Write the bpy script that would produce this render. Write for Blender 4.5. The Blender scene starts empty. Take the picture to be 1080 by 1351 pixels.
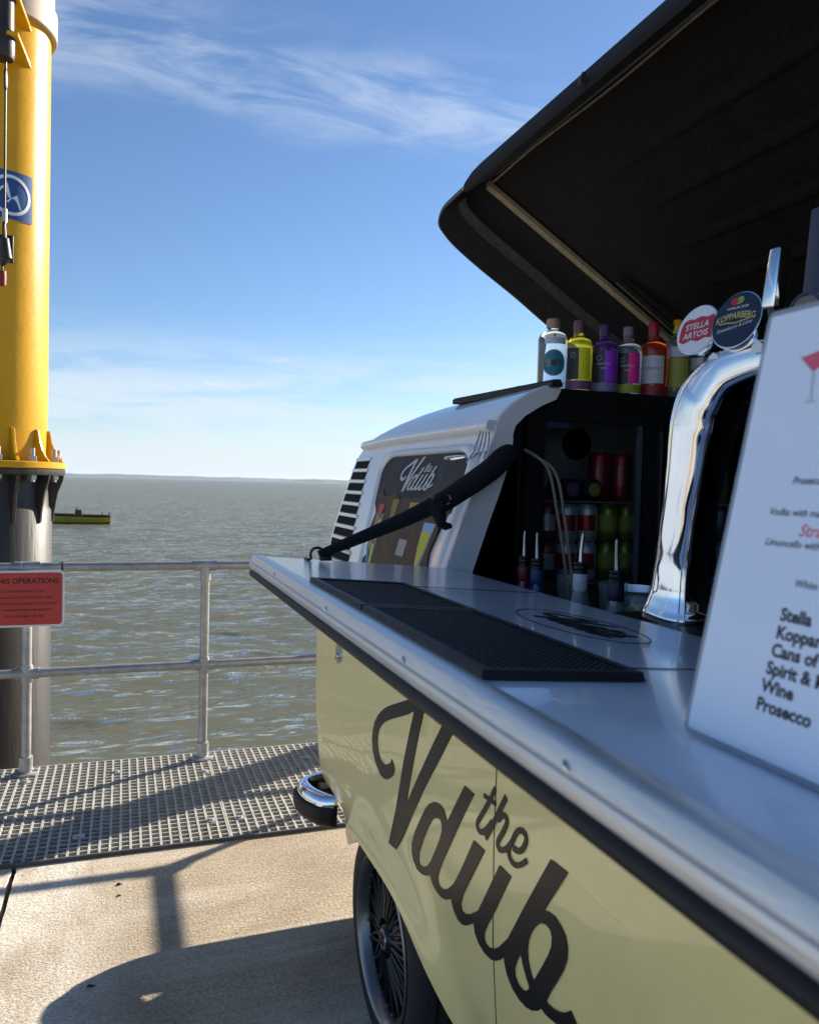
import bpy, bmesh, math, random
import numpy as np
from mathutils import Vector, Matrix, geometry, noise as mnoise
R = math.radians
random.seed(7); rng = np.random.default_rng(7)
scene = bpy.context.scene
C = scene.collection

# ---------------------------------------------------------------- camera
CAM_H = 1.6
th, pt, ro = R(19.72), R(2.01), R(1.46)
fw = Vector((math.sin(th)*math.cos(pt), math.cos(th)*math.cos(pt), -math.sin(pt)))
r0 = Vector((math.cos(th), -math.sin(th), 0)); u0 = r0.cross(fw)
rt = r0*math.cos(ro) + u0*math.sin(ro); up = u0*math.cos(ro) - r0*math.sin(ro)
cam_d = bpy.data.cameras.new('camera'); cam = bpy.data.objects.new('camera', cam_d); C.objects.link(cam)
m = Matrix.Identity(4)
for i in range(3):
    m[i][0] = rt[i]; m[i][1] = up[i]; m[i][2] = -fw[i]
m[2][3] = CAM_H
cam.matrix_world = m
cam_d.sensor_fit = 'VERTICAL'; cam_d.sensor_height = 36; cam_d.sensor_width = 36*1080/1351
cam_d.lens = 36*1050/1351
cam_d.clip_start = .02; cam_d.clip_end = 30000
cam_d.dof.use_dof = True; cam_d.dof.focus_distance = 2.15; cam_d.dof.aperture_fstop = 8.5
scene.camera = cam

# ---------------------------------------------------------------- world, sun, exposure
SUN_EL, SUN_AZ = R(23.2), math.atan2(.872, .489)        # azimuth clockwise from +Y
world = bpy.data.worlds.new('World'); scene.world = world; world.use_nodes = True
wn, wl = world.node_tree.nodes, world.node_tree.links
wn.clear()
wout = wn.new('ShaderNodeOutputWorld'); wbg = wn.new('ShaderNodeBackground'); wbg.inputs[1].default_value = .0545
sky = wn.new('ShaderNodeTexSky'); sky.sky_type = 'NISHITA'; sky.sun_disc = False
sky.sun_elevation = SUN_EL; sky.sun_rotation = SUN_AZ; sky.air_density = 1.0; sky.dust_density = .1; sky.ozone_density = 3.0; sky.altitude = 0
wtc = wn.new('ShaderNodeTexCoord'); wsep = wn.new('ShaderNodeSeparateXYZ'); wl.new(wtc.outputs['Generated'], wsep.inputs[0])
def wmath(op, a, b=None, c=None, clamp=False):
    n = wn.new('ShaderNodeMath'); n.operation = op; n.use_clamp = clamp
    for i, v in enumerate((a, b, c)):
        if v is None: continue
        if isinstance(v, (int, float)): n.inputs[i].default_value = v
        else: wl.new(v, n.inputs[i])
    return n.outputs[0]
zc = wmath('MAXIMUM', wsep.outputs[2], .012)
px_, py_ = wmath('DIVIDE', wsep.outputs[0], zc), wmath('DIVIDE', wsep.outputs[1], zc)
def wcomb(x, y, z):
    n = wn.new('ShaderNodeCombineXYZ')
    for i, v in enumerate((x, y, z)):
        if isinstance(v, (int, float)): n.inputs[i].default_value = v
        else: wl.new(v, n.inputs[i])
    return n.outputs[0]
def wnoise(vec, scale, detail=6, rough=.6, dist=0):
    n = wn.new('ShaderNodeTexNoise'); wl.new(vec, n.inputs['Vector']); n.inputs['Scale'].default_value = scale
    n.inputs['Detail'].default_value = detail; n.inputs['Roughness'].default_value = rough; n.inputs['Distortion'].default_value = dist
    return n.outputs[0]
def wrange(v, a, b, c=0, d=1):
    n = wn.new('ShaderNodeMapRange'); n.interpolation_type = 'SMOOTHSTEP'
    wl.new(v, n.inputs[0])
    for i, q in enumerate((a, b, c, d)): n.inputs[i+1].default_value = q
    return n.outputs[0]
# a streak of cirrus crossing overhead, running east-west at cloud height
bend = wmath('ADD', py_, wmath('MULTIPLY', wnoise(wcomb(wmath('MULTIPLY', px_, 1.0), 0, 3), 1.4, 3), .5))
dist_ = wmath('ABSOLUTE', wmath('SUBTRACT', bend, 2.27))
streak = wrange(dist_, .40, .02)
wisps = wrange(wnoise(wcomb(px_, wmath('MULTIPLY', py_, 2.2), 1.3), 2.3, 10, .64, .6), .36, .70)
streak = wmath('MULTIPLY', streak, wisps)
# low broken bands of thin cloud toward the horizon
el = wsep.outputs[2]
band = wnoise(wcomb(wmath('MULTIPLY', wsep.outputs[0], 3.0), wmath('MULTIPLY', wsep.outputs[1], 3.0), wmath('MULTIPLY', el, 26.0)), 1.6, 8, .58, .5)
low = wmath('MAXIMUM', wmath('MULTIPLY', wrange(band, .36, .62, .12, 1), wrange(el, .20, .085, 0, 1.55)), wmath('MULTIPLY', wrange(el, .10, .0), 2.0))
puff = wmath('MULTIPLY', wrange(wnoise(wcomb(wmath('MULTIPLY', wsep.outputs[0], 7.0), wmath('MULTIPLY', wsep.outputs[1], 7.0), wmath('MULTIPLY', el, 34.0)), 2.1, 8, .6, .3), .57, .72), wmath('MULTIPLY', wrange(el, .09, .125), wrange(el, .17, .135)))
cl = wmath('ADD', wmath('MULTIPLY', streak, .46), wmath('ADD', wmath('MULTIPLY', low, .46), wmath('MULTIPLY', puff, .55)), clamp=True)
mixc = wn.new('ShaderNodeMixRGB'); wl.new(cl, mixc.inputs[0]); tint = wn.new('ShaderNodeMixRGB'); tint.blend_type = 'MULTIPLY'; tint.inputs[0].default_value = 1; tint.inputs[2].default_value = (.82, .90, 1.02, 1); wl.new(sky.outputs[0], tint.inputs[1]); wl.new(tint.outputs[0], mixc.inputs[1]); mixc.inputs[2].default_value = (5.5, 6.1, 6.8, 1)
wl.new(mixc.outputs[0], wbg.inputs[0]); wl.new(wbg.outputs[0], wout.inputs[0])

sun_d = bpy.data.lights.new('sun', 'SUN'); sun = bpy.data.objects.new('sun', sun_d); C.objects.link(sun)
sun_d.energy = 5.0; sun_d.angle = R(.53); sun_d.color = (1, .90, .76)
sdir = Vector((math.sin(SUN_AZ)*math.cos(SUN_EL), math.cos(SUN_AZ)*math.cos(SUN_EL), math.sin(SUN_EL)))
sun.rotation_euler = sdir.to_track_quat('Z', 'Y').to_euler(); sun.location = sdir*30
vs = scene.view_settings; vs.view_transform = 'Standard'; vs.look = 'None'; vs.gamma = 1; vs.use_curve_mapping = False
vs.exposure = 1.42
scene.render.engine = 'CYCLES'
scene.render.resolution_x, scene.render.resolution_y = 818, 1024

# ---------------------------------------------------------------- materials
def mat(name, col, rough=.5, metal=0, var=0, scale=8, stretch=(1, 1, 1), bump=0, bscale=60, coat=0, trans=0, ior=1.45, col2=None, spec=.5, alpha=1, emit=None, detail=5):
    M = bpy.data.materials.new(name); M.use_nodes = True
    nt = M.node_tree; b = nt.nodes['Principled BSDF']; L = nt.links.new
    b.inputs['Base Color'].default_value = (*col, 1); b.inputs['Roughness'].default_value = rough; b.inputs['Metallic'].default_value = metal
    b.inputs['IOR'].default_value = ior; b.inputs['Coat Weight'].default_value = coat; b.inputs['Coat Roughness'].default_value = .04
    b.inputs['Transmission Weight'].default_value = trans; b.inputs['Specular IOR Level'].default_value = spec; b.inputs['Alpha'].default_value = alpha
    if var or bump:
        tc = nt.nodes.new('ShaderNodeTexCoord'); mp = nt.nodes.new('ShaderNodeMapping'); mp.inputs['Scale'].default_value = stretch
        L(tc.outputs['Object'], mp.inputs[0])
    if var:
        n = nt.nodes.new('ShaderNodeTexNoise'); n.inputs['Scale'].default_value = scale; n.inputs['Detail'].default_value = detail; n.inputs['Roughness'].default_value = .65
        L(mp.outputs[0], n.inputs['Vector'])
        r = nt.nodes.new('ShaderNodeValToRGB'); r.color_ramp.elements[0].position = .32; r.color_ramp.elements[1].position = .68
        c2 = col2 or tuple(c*(1-var) for c in col)
        r.color_ramp.elements[0].color = (*c2, 1); r.color_ramp.elements[1].color = (*col, 1)
        L(n.outputs[0], r.inputs[0]); L(r.outputs[0], b.inputs['Base Color'])
        mr = nt.nodes.new('ShaderNodeMapRange'); mr.inputs[3].default_value = rough*.85; mr.inputs[4].default_value = min(1, rough*1.2)
        L(n.outputs[0], mr.inputs[0]); L(mr.outputs[0], b.inputs['Roughness'])
    if bump:
        n2 = nt.nodes.new('ShaderNodeTexNoise'); n2.inputs['Scale'].default_value = bscale; n2.inputs['Detail'].default_value = 4
        L(mp.outputs[0], n2.inputs['Vector'])
        bp = nt.nodes.new('ShaderNodeBump'); bp.inputs['Strength'].default_value = bump; bp.inputs['Distance'].default_value = .01
        L(n2.outputs[0], bp.inputs['Height']); L(bp.outputs[0], b.inputs['Normal'])
    if emit:
        b.inputs['Emission Color'].default_value = (*emit[:3], 1); b.inputs['Emission Strength'].default_value = emit[3]
    return M
P = {}
P['cream'] = mat('cream_paint', (.96, .79, .33), .30, var=.08, scale=3.5, coat=.7, bump=.05, bscale=7)
P['white_paint'] = mat('white_paint', (.74, .73, .71), .32, var=.06, scale=3, coat=.6)
P['black_vinyl'] = mat('black_vinyl', (.007, .007, .008), .34, spec=.32)
P['rubber'] = mat('black_rubber', (.012, .012, .013), .6, var=.3, scale=30, bump=.1, bscale=200)
P['tyre'] = mat('tyre_rubber', (.018, .018, .019), .7, var=.4, scale=40, bump=.25, bscale=150)
P['black'] = mat('black_plastic', (.01, .01, .011), .35, var=.2, scale=20)
P['matte_black'] = mat('matte_black', (.010, .010, .010), .85, var=.3, scale=15, spec=.2)
P['fabric'] = mat('black_fabric', (.010, .011, .015), .9, var=.4, scale=90, bump=.5, bscale=500)
P['lining'] = mat('dark_lining', (.011, .0085, .0065), .95, var=.55, scale=14, col2=(.005, .004, .0035), spec=.25, bump=.6, bscale=90)
P['foam'] = mat('black_foam', (.009, .008, .008), .9, var=.5, scale=25, bump=.6, bscale=120)
P['greyfoam'] = mat('grey_foam', (.055, .052, .045), .95, var=.5, scale=60, bump=.6, bscale=200)
P['trim'] = mat('worn_trim', (.34, .27, .16), .7, var=.4, scale=50, bump=.3, bscale=200)
P['chrome'] = mat('chrome', (.80, .81, .83), .06, 1, var=.04, scale=12)
P['steel'] = mat('brushed_steel', (.62, .62, .61), .28, 1, var=.12, scale=40, stretch=(30, 1, 30))
P['alu'] = mat('aluminium_trim', (.74, .72, .69), .36, .55, var=.12, scale=9, stretch=(6, 1, 6), bump=.08, bscale=40)
P['counter'] = mat('white_counter', (.80, .82, .86), .20, var=.05, scale=4, coat=.35, spec=.5)
P['mat'] = mat('rubber_bar_mat', (.010, .010, .012), .55, var=.3, scale=50)
P['galv'] = mat('galvanised_steel', (.42, .42, .42), .42, .55, var=.35, scale=14, bump=.12, bscale=70)
P['yellow'] = mat('yellow_paint', (.62, .325, .005), .32, var=.14, scale=3, coat=0, spec=.35, bump=.10, bscale=35)
P['pile'] = mat('black_pile_coating', (.018, .017, .017), .42, var=.6, scale=7, stretch=(1.6, 1.6, .18), col2=(.038, .032, .027), bump=.2, bscale=30)
P['beige'] = mat('sandy_cap', (.42, .35, .26), .6, var=.3, scale=12)
P['rust'] = mat('dark_hardware', (.05, .045, .04), .45, .6, var=.4, scale=40)
P['red_tape'] = mat('red_tape', (.18, .008, .010), .5)
P['sign_blue'] = mat('sign_blue', (.012, .065, .22), .4, var=.1)
P['sign_white'] = mat('sign_white', (.62, .66, .70), .45)
P['sign_red'] = mat('sign_red', (.48, .045, .035), .4, var=.15, scale=6)
P['sign_black'] = mat('sign_black', (.02, .006, .006), .5)
P['grating'] = mat('grey_grp_grating', (.46, .45, .41), .75, var=.35, scale=18, bump=.5, bscale=160)
P['steel_dark'] = mat('dark_steel_edge', (.10, .10, .10), .6, var=.4, scale=20, bump=.2)
P['glass'] = mat('fridge_glass', (.75, .8, .8), .02, trans=1, ior=1.12, spec=.35)
P['clear'] = mat('clear_glass', (.86, .92, .90), .03, trans=.9, ior=1.4)
P['paper'] = mat('menu_paper', (.80, .87, .99), .32, coat=.5)  # white card; the blue in its colour stands for reflected sky
P['laminate'] = mat('laminate_edge', (.55, .60, .66), .12, trans=.5, ior=1.4)
P['ink'] = mat('menu_ink', (.02, .02, .03), .5)
P['pink'] = mat('menu_pink', (.75, .12, .18), .5)
P['chalkboard'] = mat('chalkboard', (.030, .029, .031), .75, var=.35, scale=6, col2=(.05, .047, .048), bump=.1)
P['chalk'] = mat('chalk_white', (.60, .60, .60), .9, var=.3, scale=80)
P['kraft'] = mat('brown_torn_board', (.13, .075, .04), .8, var=.55, scale=9, col2=(.07, .045, .03), bump=.4, bscale=40)
def cmat(name, c, rough=.35, **k):
    if name not in P: P[name] = mat(name, c, rough, **k)
    return P[name]

# ---------------------------------------------------------------- builders
class MB:
    def __init__(s): s.v = []; s.f = []
    def add(s, v, f):
        o = len(s.v); s.v += [tuple(p) for p in v]; s.f += [tuple(i+o for i in q) for q in f]; return s
    def box(s, x0, x1, y0, y1, z0, z1):
        return s.add([(x0,y0,z0),(x1,y0,z0),(x1,y1,z0),(x0,y1,z0),(x0,y0,z1),(x1,y0,z1),(x1,y1,z1),(x0,y1,z1)],
                     [(0,3,2,1),(4,5,6,7),(0,1,5,4),(1,2,6,5),(2,3,7,6),(3,0,4,7)])
    def hexa(s, p): # 8 points: bottom loop then top loop
        return s.add(p, [(0,3,2,1),(4,5,6,7),(0,1,5,4),(1,2,6,5),(2,3,7,6),(3,0,4,7)])
    def loft(s, loops, cap=True, closed=True):
        o = len(s.v); n = len(loops[0])
        for l in loops: s.v += [tuple(p) for p in l]
        for i in range(len(loops)-1):
            for j in range(n if closed else n-1):
                a, b = o+i*n+j, o+i*n+(j+1) % n
                s.f.append((a, b, b+n, a+n))
        if cap:
            s.f.append(tuple(o+j for j in range(n))[::-1]); s.f.append(tuple(o+(len(loops)-1)*n+j for j in range(n)))
        return s
    def tube(s, path, rad, n=12, cap=True, sx=1.0):
        path = [Vector(p) for p in path]; rad = rad if hasattr(rad, '__len__') else [rad]*len(path)
        loops = []; prev = None
        for i, p in enumerate(path):
            t = (path[min(i+1, len(path)-1)] - path[max(i-1, 0)]).normalized()
            if prev is None:
                a = Vector((0, 0, 1)) if abs(t.z) < .9 else Vector((1, 0, 0)); x = t.cross(a).normalized()
            else: x = (prev - t*prev.dot(t)).normalized()
            prev = x; y = t.cross(x)
            loops.append([p + x*rad[i]*sx*math.cos(2*math.pi*k/n) + y*rad[i]*math.sin(2*math.pi*k/n) for k in range(n)])
        return s.loft(loops, cap)
    def cyl(s, p0, p1, r0, r1=None, n=20): return s.tube([p0, p1], [r0, r1 if r1 is not None else r0], n)
    def lathe(s, c, prof, n=28, axis='z'):
        c = Vector(c); loops = []
        for r, h in prof:
            l = []
            for k in range(n):
                a = 2*math.pi*k/n
                if axis == 'z': l.append(c + Vector((r*math.cos(a), r*math.sin(a), h)))
                else: l.append(c + Vector((h, r*math.cos(a), r*math.sin(a))))
            loops.append(l)
        return s.loft(loops, False)
    def grid(s, fn, nu, nv):
        o = len(s.v)
        for i in range(nu+1):
            for j in range(nv+1): s.v.append(tuple(fn(i/nu, j/nv)))
        for i in range(nu):
            for j in range(nv):
                a = o+i*(nv+1)+j; s.f.append((a, a+nv+1, a+nv+2, a+1))
        return s
    def prism(s, outer, holes, fn, t0, t1):
        """polygon (with holes) in 2-D; fn(a, b, h) -> 3-D point; extruded from t0 to t1"""
        loops = [outer] + list(holes); flat = [p for l in loops for p in l]
        tris = geometry.tessellate_polygon([[Vector((p[0], p[1], 0)) for p in l] for l in loops])
        o = len(s.v); n = len(flat)
        s.v += [tuple(fn(p[0], p[1], t0)) for p in flat] + [tuple(fn(p[0], p[1], t1)) for p in flat]
        s.f += [tuple(o+i for i in t) for t in tris] + [tuple(o+n+i for i in t[::-1]) for t in tris]
        k = 0
        for l in loops:
            for i in range(len(l)):
                a, b = o+k+i, o+k+(i+1) % len(l); s.f.append((a, b, b+n, a+n))
            k += len(l)
        return s
    def build(s, name, material, parent=None, smooth=None, bevel=0, segs=2, solid=0, recalc=True):
        me = bpy.data.meshes.new(name); me.from_pydata(s.v, [], s.f)
        if recalc or bevel:
            bm = bmesh.new(); bm.from_mesh(me)
            bmesh.ops.remove_doubles(bm, verts=bm.verts, dist=1e-6)
            if recalc: bmesh.ops.recalc_face_normals(bm, faces=bm.faces)
            if bevel:
                ed = [e for e in bm.edges if len(e.link_faces) == 2 and e.calc_face_angle(0) > R(35)]
                bmesh.ops.bevel(bm, geom=ed, offset=bevel, segments=segs, affect='EDGES', profile=.5, clamp_overlap=True)
            bm.to_mesh(me); bm.free()
        if smooth is None: smooth = 35 if not bevel else 50
        if smooth:
            me.polygons.foreach_set('use_smooth', [True]*len(me.polygons)); me.set_sharp_from_angle(angle=R(smooth))
        me.materials.append(P[material] if isinstance(material, str) else material)
        o = bpy.data.objects.new(name, me); C.objects.link(o)
        if parent: adopt(o, parent)
        return o
ROOT = {}
def wloc(o):
    v = Vector((0, 0, 0))
    while o is not None: v = v + o.location; o = o.parent
    return v
def adopt(o, parent):
    o.parent = parent; o.matrix_parent_inverse = Matrix.Translation(-ROOT.get(parent.name, Vector((0, 0, 0))))
    ROOT[o.name] = Vector((0, 0, 0))
def tag(o, label, cat, group=None, kind=None):
    o['label'] = label; o['category'] = cat
    if group: o['group'] = group
    if kind: o['kind'] = kind
    return o
def struct(o): o['kind'] = 'structure'; return o
def thing(name, loc, label, cat, group=None):
    o = bpy.data.objects.new(name, None); C.objects.link(o); o.location = loc; o.empty_display_size = .1
    ROOT[o.name] = Vector(loc)
    return tag(o, label, cat, group)
def textmesh(txt, size, xf, material, parent, name='lettering', shear=0, bold=0, align='LEFT', ext=.0004, spacing=1.0):
    cu = bpy.data.curves.new(name, 'FONT'); cu.body = txt; cu.size = size; cu.shear = shear; cu.offset = bold*size; cu.align_x = align
    cu.extrude = ext; cu.space_character = spacing; cu.resolution_u = 3
    t = bpy.data.objects.new('tmp', cu); C.objects.link(t)
    dg = bpy.context.evaluated_depsgraph_get(); me = bpy.data.meshes.new_from_object(t.evaluated_get(dg))
    bpy.data.objects.remove(t); bpy.data.curves.remove(cu)
    me.name = name
    n = len(me.vertices); co = np.empty(n*3); me.vertices.foreach_get('co', co); co = co.reshape(-1, 3)
    out = np.array([tuple(xf(a, b, c)) for a, b, c in co]); me.vertices.foreach_set('co', out.ravel()); me.update()
    me.materials.clear(); me.materials.append(P[material] if isinstance(material, str) else material)
    o = bpy.data.objects.new(name, me); C.objects.link(o); adopt(o, parent); return o
def plane_xf(origin, u, v, lift=0):
    origin, u, v = Vector(origin), Vector(u).normalized(), Vector(v).normalized(); n = u.cross(v)
    return lambda a, b, c=0: origin + u*a + v*b + n*(c+lift)
def ribbon(pts, w):
    """outline polygon of a constant-width stroke in 2-D"""
    pts = [Vector(p) for p in pts]; l, r = [], []
    for i, p in enumerate(pts):
        t = (pts[min(i+1, len(pts)-1)] - pts[max(i-1, 0)]).normalized(); nn = Vector((-t.y, t.x))
        l.append(p+nn*w/2); r.append(p-nn*w/2)
    return [tuple(p) for p in l + r[::-1]]
def strokeband(mb, pts, w, fn, t0, t1):
    pts = [Vector(p) for p in pts]; loops = []
    for i, p in enumerate(pts):
        t = (pts[min(i+1, len(pts)-1)] - pts[max(i-1, 0)]).normalized(); nn = Vector((-t.y, t.x))*w/2
        a, b = p+nn, p-nn
        loops.append([fn(a.x, a.y, t0), fn(b.x, b.y, t0), fn(b.x, b.y, t1), fn(a.x, a.y, t1)])
    mb.loft(loops)
def smoothpath(pts, k=4):
    """Catmull-Rom"""
    pts = [Vector(p) for p in pts]; out = []
    for i in range(len(pts)-1):
        p0, p1, p2, p3 = pts[max(i-1, 0)], pts[i], pts[i+1], pts[min(i+2, len(pts)-1)]
        for j in range(k):
            t = j/k; out.append(.5*((2*p1)+(p2-p0)*t+(2*p0-5*p1+4*p2-p3)*t*t+(3*p1-p0-3*p2+p3)*t**3))
    return out + [pts[-1]]
def rrect(x0, x1, y0, y1, r, n=5):
    o = []
    for cx, cy, a0 in ((x1-r, y1-r, 0), (x0+r, y1-r, 90), (x0+r, y0+r, 180), (x1-r, y0+r, 270)):
        for k in range(n+1):
            a = R(a0+90*k/n); o.append((cx+r*math.cos(a), cy+r*math.sin(a)))
    return o
def lerp_table(tab, x):
    return float(np.interp(x, [t[0] for t in tab], [t[1] for t in tab]))
def sstep(a, b, x):
    t = min(1, max(0, (x-a)/(b-a))); return t*t*(3-2*t)

# ================================================================ SETTING
WATER = -2.8
# ---- sea: one sheet to the horizon, waves as real relief
ys = list(np.arange(-12, 4, .6)) + list(np.arange(4, 22, .075))
while ys[-1] < 14000: ys.append(ys[-1] + max(.075, (ys[-1]-14)*.0072))
ys = np.array(ys); nu = 420
uu = np.linspace(-1, 1, nu+1)
YY = np.repeat(ys[:, None], nu+1, 1); XX = uu[None, :]*(9+.62*np.maximum(ys, 0))[:, None] + (.20*np.maximum(ys, 0))[:, None]
dyg = np.gradient(ys)[:, None]*np.ones_like(XX); dxg = (2*(9+.62*np.maximum(ys, 0))/nu)[:, None]*np.ones_like(XX)
ZZ = np.zeros_like(XX); DX = np.zeros_like(XX); DY = np.zeros_like(XX)
for i in range(95):
    lam = .38*(1.037**i)*rng.uniform(.92, 1.08)
    a = R(-97) + rng.normal(0, .42)
    k = 2*math.pi/lam; kx, ky = k*math.cos(a), k*math.sin(a)
    amp = .0060*lam**.80*rng.uniform(.5, 1.3)*(1 if lam < 1.7 else (1.7/lam)**.95)
    res = lam/(np.maximum(dyg*abs(math.sin(a)), dxg*abs(math.cos(a)))+1e-6)
    fade = np.clip((res-2.2)/3, 0, 1)
    ph = kx*XX + ky*YY + rng.uniform(0, 6.28)
    ZZ += amp*fade*np.cos(ph); DX -= .9*amp*fade*math.cos(a)*np.sin(ph); DY -= .9*amp*fade*math.sin(a)*np.sin(ph)
patch = .9+.22*np.sin(XX*.21+YY*.13)*np.sin(XX*.08-YY*.17+1)
vco = np.stack([XX+DX*patch, YY+DY*patch, WATER+ZZ*patch], -1).reshape(-1, 3)
nr, nc = XX.shape
idx = np.arange(nr*nc).reshape(nr, nc)
fc = np.stack([idx[:-1, :-1], idx[:-1, 1:], idx[1:, 1:], idx[1:, :-1]], -1).reshape(-1, 4)
me = bpy.data.meshes.new('sea'); me.vertices.add(len(vco)); me.vertices.foreach_set('co', vco.ravel())
me.loops.add(fc.size); me.loops.foreach_set('vertex_index', fc.ravel().astype(np.int32))
me.polygons.add(len(fc)); me.polygons.foreach_set('loop_start', np.arange(0, fc.size, 4, dtype=np.int32)); me.polygons.foreach_set('loop_total', np.full(len(fc), 4, np.int32))
me.polygons.foreach_set('use_smooth', [True]*len(fc)); me.update(calc_edges=True); me.validate()
M = mat('sea_water', (.105, .095, .045), .09, ior=1.33, spec=.5); nt = M.node_tree; bs = nt.nodes['Principled BSDF']
tc = nt.nodes.new('ShaderNodeTexCoord')
def wave_noise(sc, stretch, detail):
    mp = nt.nodes.new('ShaderNodeMapping'); mp.inputs['Scale'].default_value = stretch; nt.links.new(tc.outputs['Object'], mp.inputs[0])
    n = nt.nodes.new('ShaderNodeTexNoise'); n.inputs['Scale'].default_value = sc; n.inputs['Detail'].default_value = detail; n.inputs['Roughness'].default_value = .6
    nt.links.new(mp.outputs[0], n.inputs['Vector']); return n.outputs[0]
n1 = wave_noise(2.3, (.50, 1.35, 1), 2); n2 = wave_noise(.7, (.5, 1.3, 1), 3)
b1 = nt.nodes.new('ShaderNodeBump'); b1.inputs['Strength'].default_value = 1.0; b1.inputs['Distance'].default_value = .14; nt.links.new(n1, b1.inputs['Height'])
b2 = nt.nodes.new('ShaderNodeBump'); b2.inputs['Strength'].default_value = .85; b2.inputs['Distance'].default_value = 1.0; nt.links.new(n2, b2.inputs['Height']); nt.links.new(b1.outputs[0], b2.inputs['Normal'])
n3 = wave_noise(.02, (1, 1, 1), 4); rr = nt.nodes.new('ShaderNodeValToRGB'); rr.color_ramp.elements[0].color = (.112, .110, .074, 1); rr.color_ramp.elements[1].color = (.100, .110, .084, 1)
nt.links.new(n3, rr.inputs[0])
# silty water: light welling up from below does not follow each ripple, the reflection does
upn = nt.nodes.new('ShaderNodeCombineXYZ'); upn.inputs[2].default_value = 1
dif = nt.nodes.new('ShaderNodeBsdfDiffuse'); nt.links.new(rr.outputs[0], dif.inputs['Color']); nt.links.new(upn.outputs[0], dif.inputs['Normal'])
glo = nt.nodes.new('ShaderNodeBsdfGlossy'); glo.inputs['Roughness'].default_value = .06; nt.links.new(b2.outputs[0], glo.inputs['Normal'])
fre = nt.nodes.new('ShaderNodeFresnel'); fre.inputs['IOR'].default_value = 1.42; nt.links.new(b2.outputs[0], fre.inputs['Normal'])
mxs = nt.nodes.new('ShaderNodeMixShader'); nt.links.new(fre.outputs[0], mxs.inputs[0]); nt.links.new(dif.outputs[0], mxs.inputs[1]); nt.links.new(glo.outputs[0], mxs.inputs[2])
nt.links.new(mxs.outputs[0], nt.nodes['Material Output'].inputs['Surface'])
me.materials.append(M); sea = bpy.data.objects.new('sea', me); C.objects.link(sea); struct(sea)

# ---- far shore: low hills
def shore(name, Y, x0, x1, hmax, seed, bumps, m_):
    mb = MB(); n = 160
    hs = [max(.2, hmax*(.45+.55*mnoise.fractal(Vector((i*.05*bumps, seed, 0)), .8, 2.1, 5)+.3)*sstep(0, .12, i/n)*sstep(1, .93, i/n)) for i in range(n+1)]
    mb.grid(lambda u, v: (x0+(x1-x0)*u, Y+700*(v-.5), WATER-1+(hs[int(round(u*n))]+1)*(1-(2*v-1)**2)), n, 6)
    return struct(mb.build(name, m_, smooth=80))
P['shore'] = mat('far_hills', (.09, .11, .08), .9, var=.4, scale=.004)
P['shore2'] = mat('near_headland', (.06, .075, .05), .9, var=.4, scale=.01)
shore('hills', 7600, -3400, 2600, 30, 3.1, .7, 'shore')
shore('hills', 5200, 880, 3600, 19, 8.7, 3.0, 'shore2')

# ---- pier deck: concrete slabs with an open joint, edge channel
conc = mat('brushed_concrete', (.40, .335, .25), .88); nt = conc.node_tree; bs = nt.nodes['Principled BSDF']; L = nt.links.new
tc = nt.nodes.new('ShaderNodeTexCoord')
def cn(sc, stretch=(1, 1, 1), det=6, ro_=.65, dist=0):
    mp = nt.nodes.new('ShaderNodeMapping'); mp.inputs['Scale'].default_value = stretch; L(tc.outputs['Object'], mp.inputs[0])
    n = nt.nodes.new('ShaderNodeTexNoise'); n.inputs['Scale'].default_value = sc; n.inputs['Detail'].default_value = det; n.inputs['Roughness'].default_value = ro_; n.inputs['Distortion'].default_value = dist
    L(mp.outputs[0], n.inputs['Vector']); return n.outputs[0]
def ramp(v, a, b, ca, cb):
    r = nt.nodes.new('ShaderNodeValToRGB'); r.color_ramp.elements[0].position = a; r.color_ramp.elements[1].position = b
    r.color_ramp.elements[0].color = (*ca, 1); r.color_ramp.elements[1].color = (*cb, 1); L(v, r.inputs[0]); return r.outputs[0]
def mixn(f, a, b, mode='MIX'):
    n = nt.nodes.new('ShaderNodeMixRGB'); n.blend_type = mode
    for i, v in enumerate((f, a, b)):
        if isinstance(v, (int, float)): n.inputs[i].default_value = v
        elif isinstance(v, tuple): n.inputs[i].default_value = (*v, 1)
        else: L(v, n.inputs[i])
    return n.outputs[0]
base = ramp(cn(2.3), .3, .7, (.43, .35, .25), (.58, .49, .365))
base = mixn(.55, base, ramp(cn(85, (1, 1, 1), 2, .8), .38, .58, (.36, .34, .31), (1, 1, 1)), 'MULTIPLY')
base = mixn(.38, base, ramp(cn(6, (1.0, 26, 1), 5), .35, .62, (.52, .50, .48), (1, 1, 1)), 'MULTIPLY')
# pale cement bloom beside the joint and in bands across the slab
sx = nt.nodes.new('ShaderNodeSeparateXYZ'); L(tc.outputs['Object'], sx.inputs[0])
mr = nt.nodes.new('ShaderNodeMapRange'); mr.interpolation_type = 'SMOOTHSTEP'; mr.inputs[1].default_value = .12; mr.inputs[2].default_value = -.22; L(sx.outputs[0], mr.inputs[0])
bloom = nt.nodes.new('ShaderNodeMath'); bloom.operation = 'MULTIPLY'; L(mr.outputs[0], bloom.inputs[0]); L(ramp(cn(3.2, (1.4, .8, 1), 7, .7, .4), .30, .52, (0, 0, 0), (1, 1, 1)), bloom.inputs[1])
band_ = ramp(cn(1.1, (.35, 3.2, 1), 6, .6, .3), .52, .70, (0, 0, 0), (.75, .75, .75))
mx = nt.nodes.new('ShaderNodeMath'); mx.operation = 'MAXIMUM'; L(bloom.outputs[0], mx.inputs[0]); L(band_, mx.inputs[1])
bfac = nt.nodes.new('ShaderNodeMath'); bfac.operation = 'MULTIPLY'; L(mx.outputs[0], bfac.inputs[0]); bfac.inputs[1].default_value = .8
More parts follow.
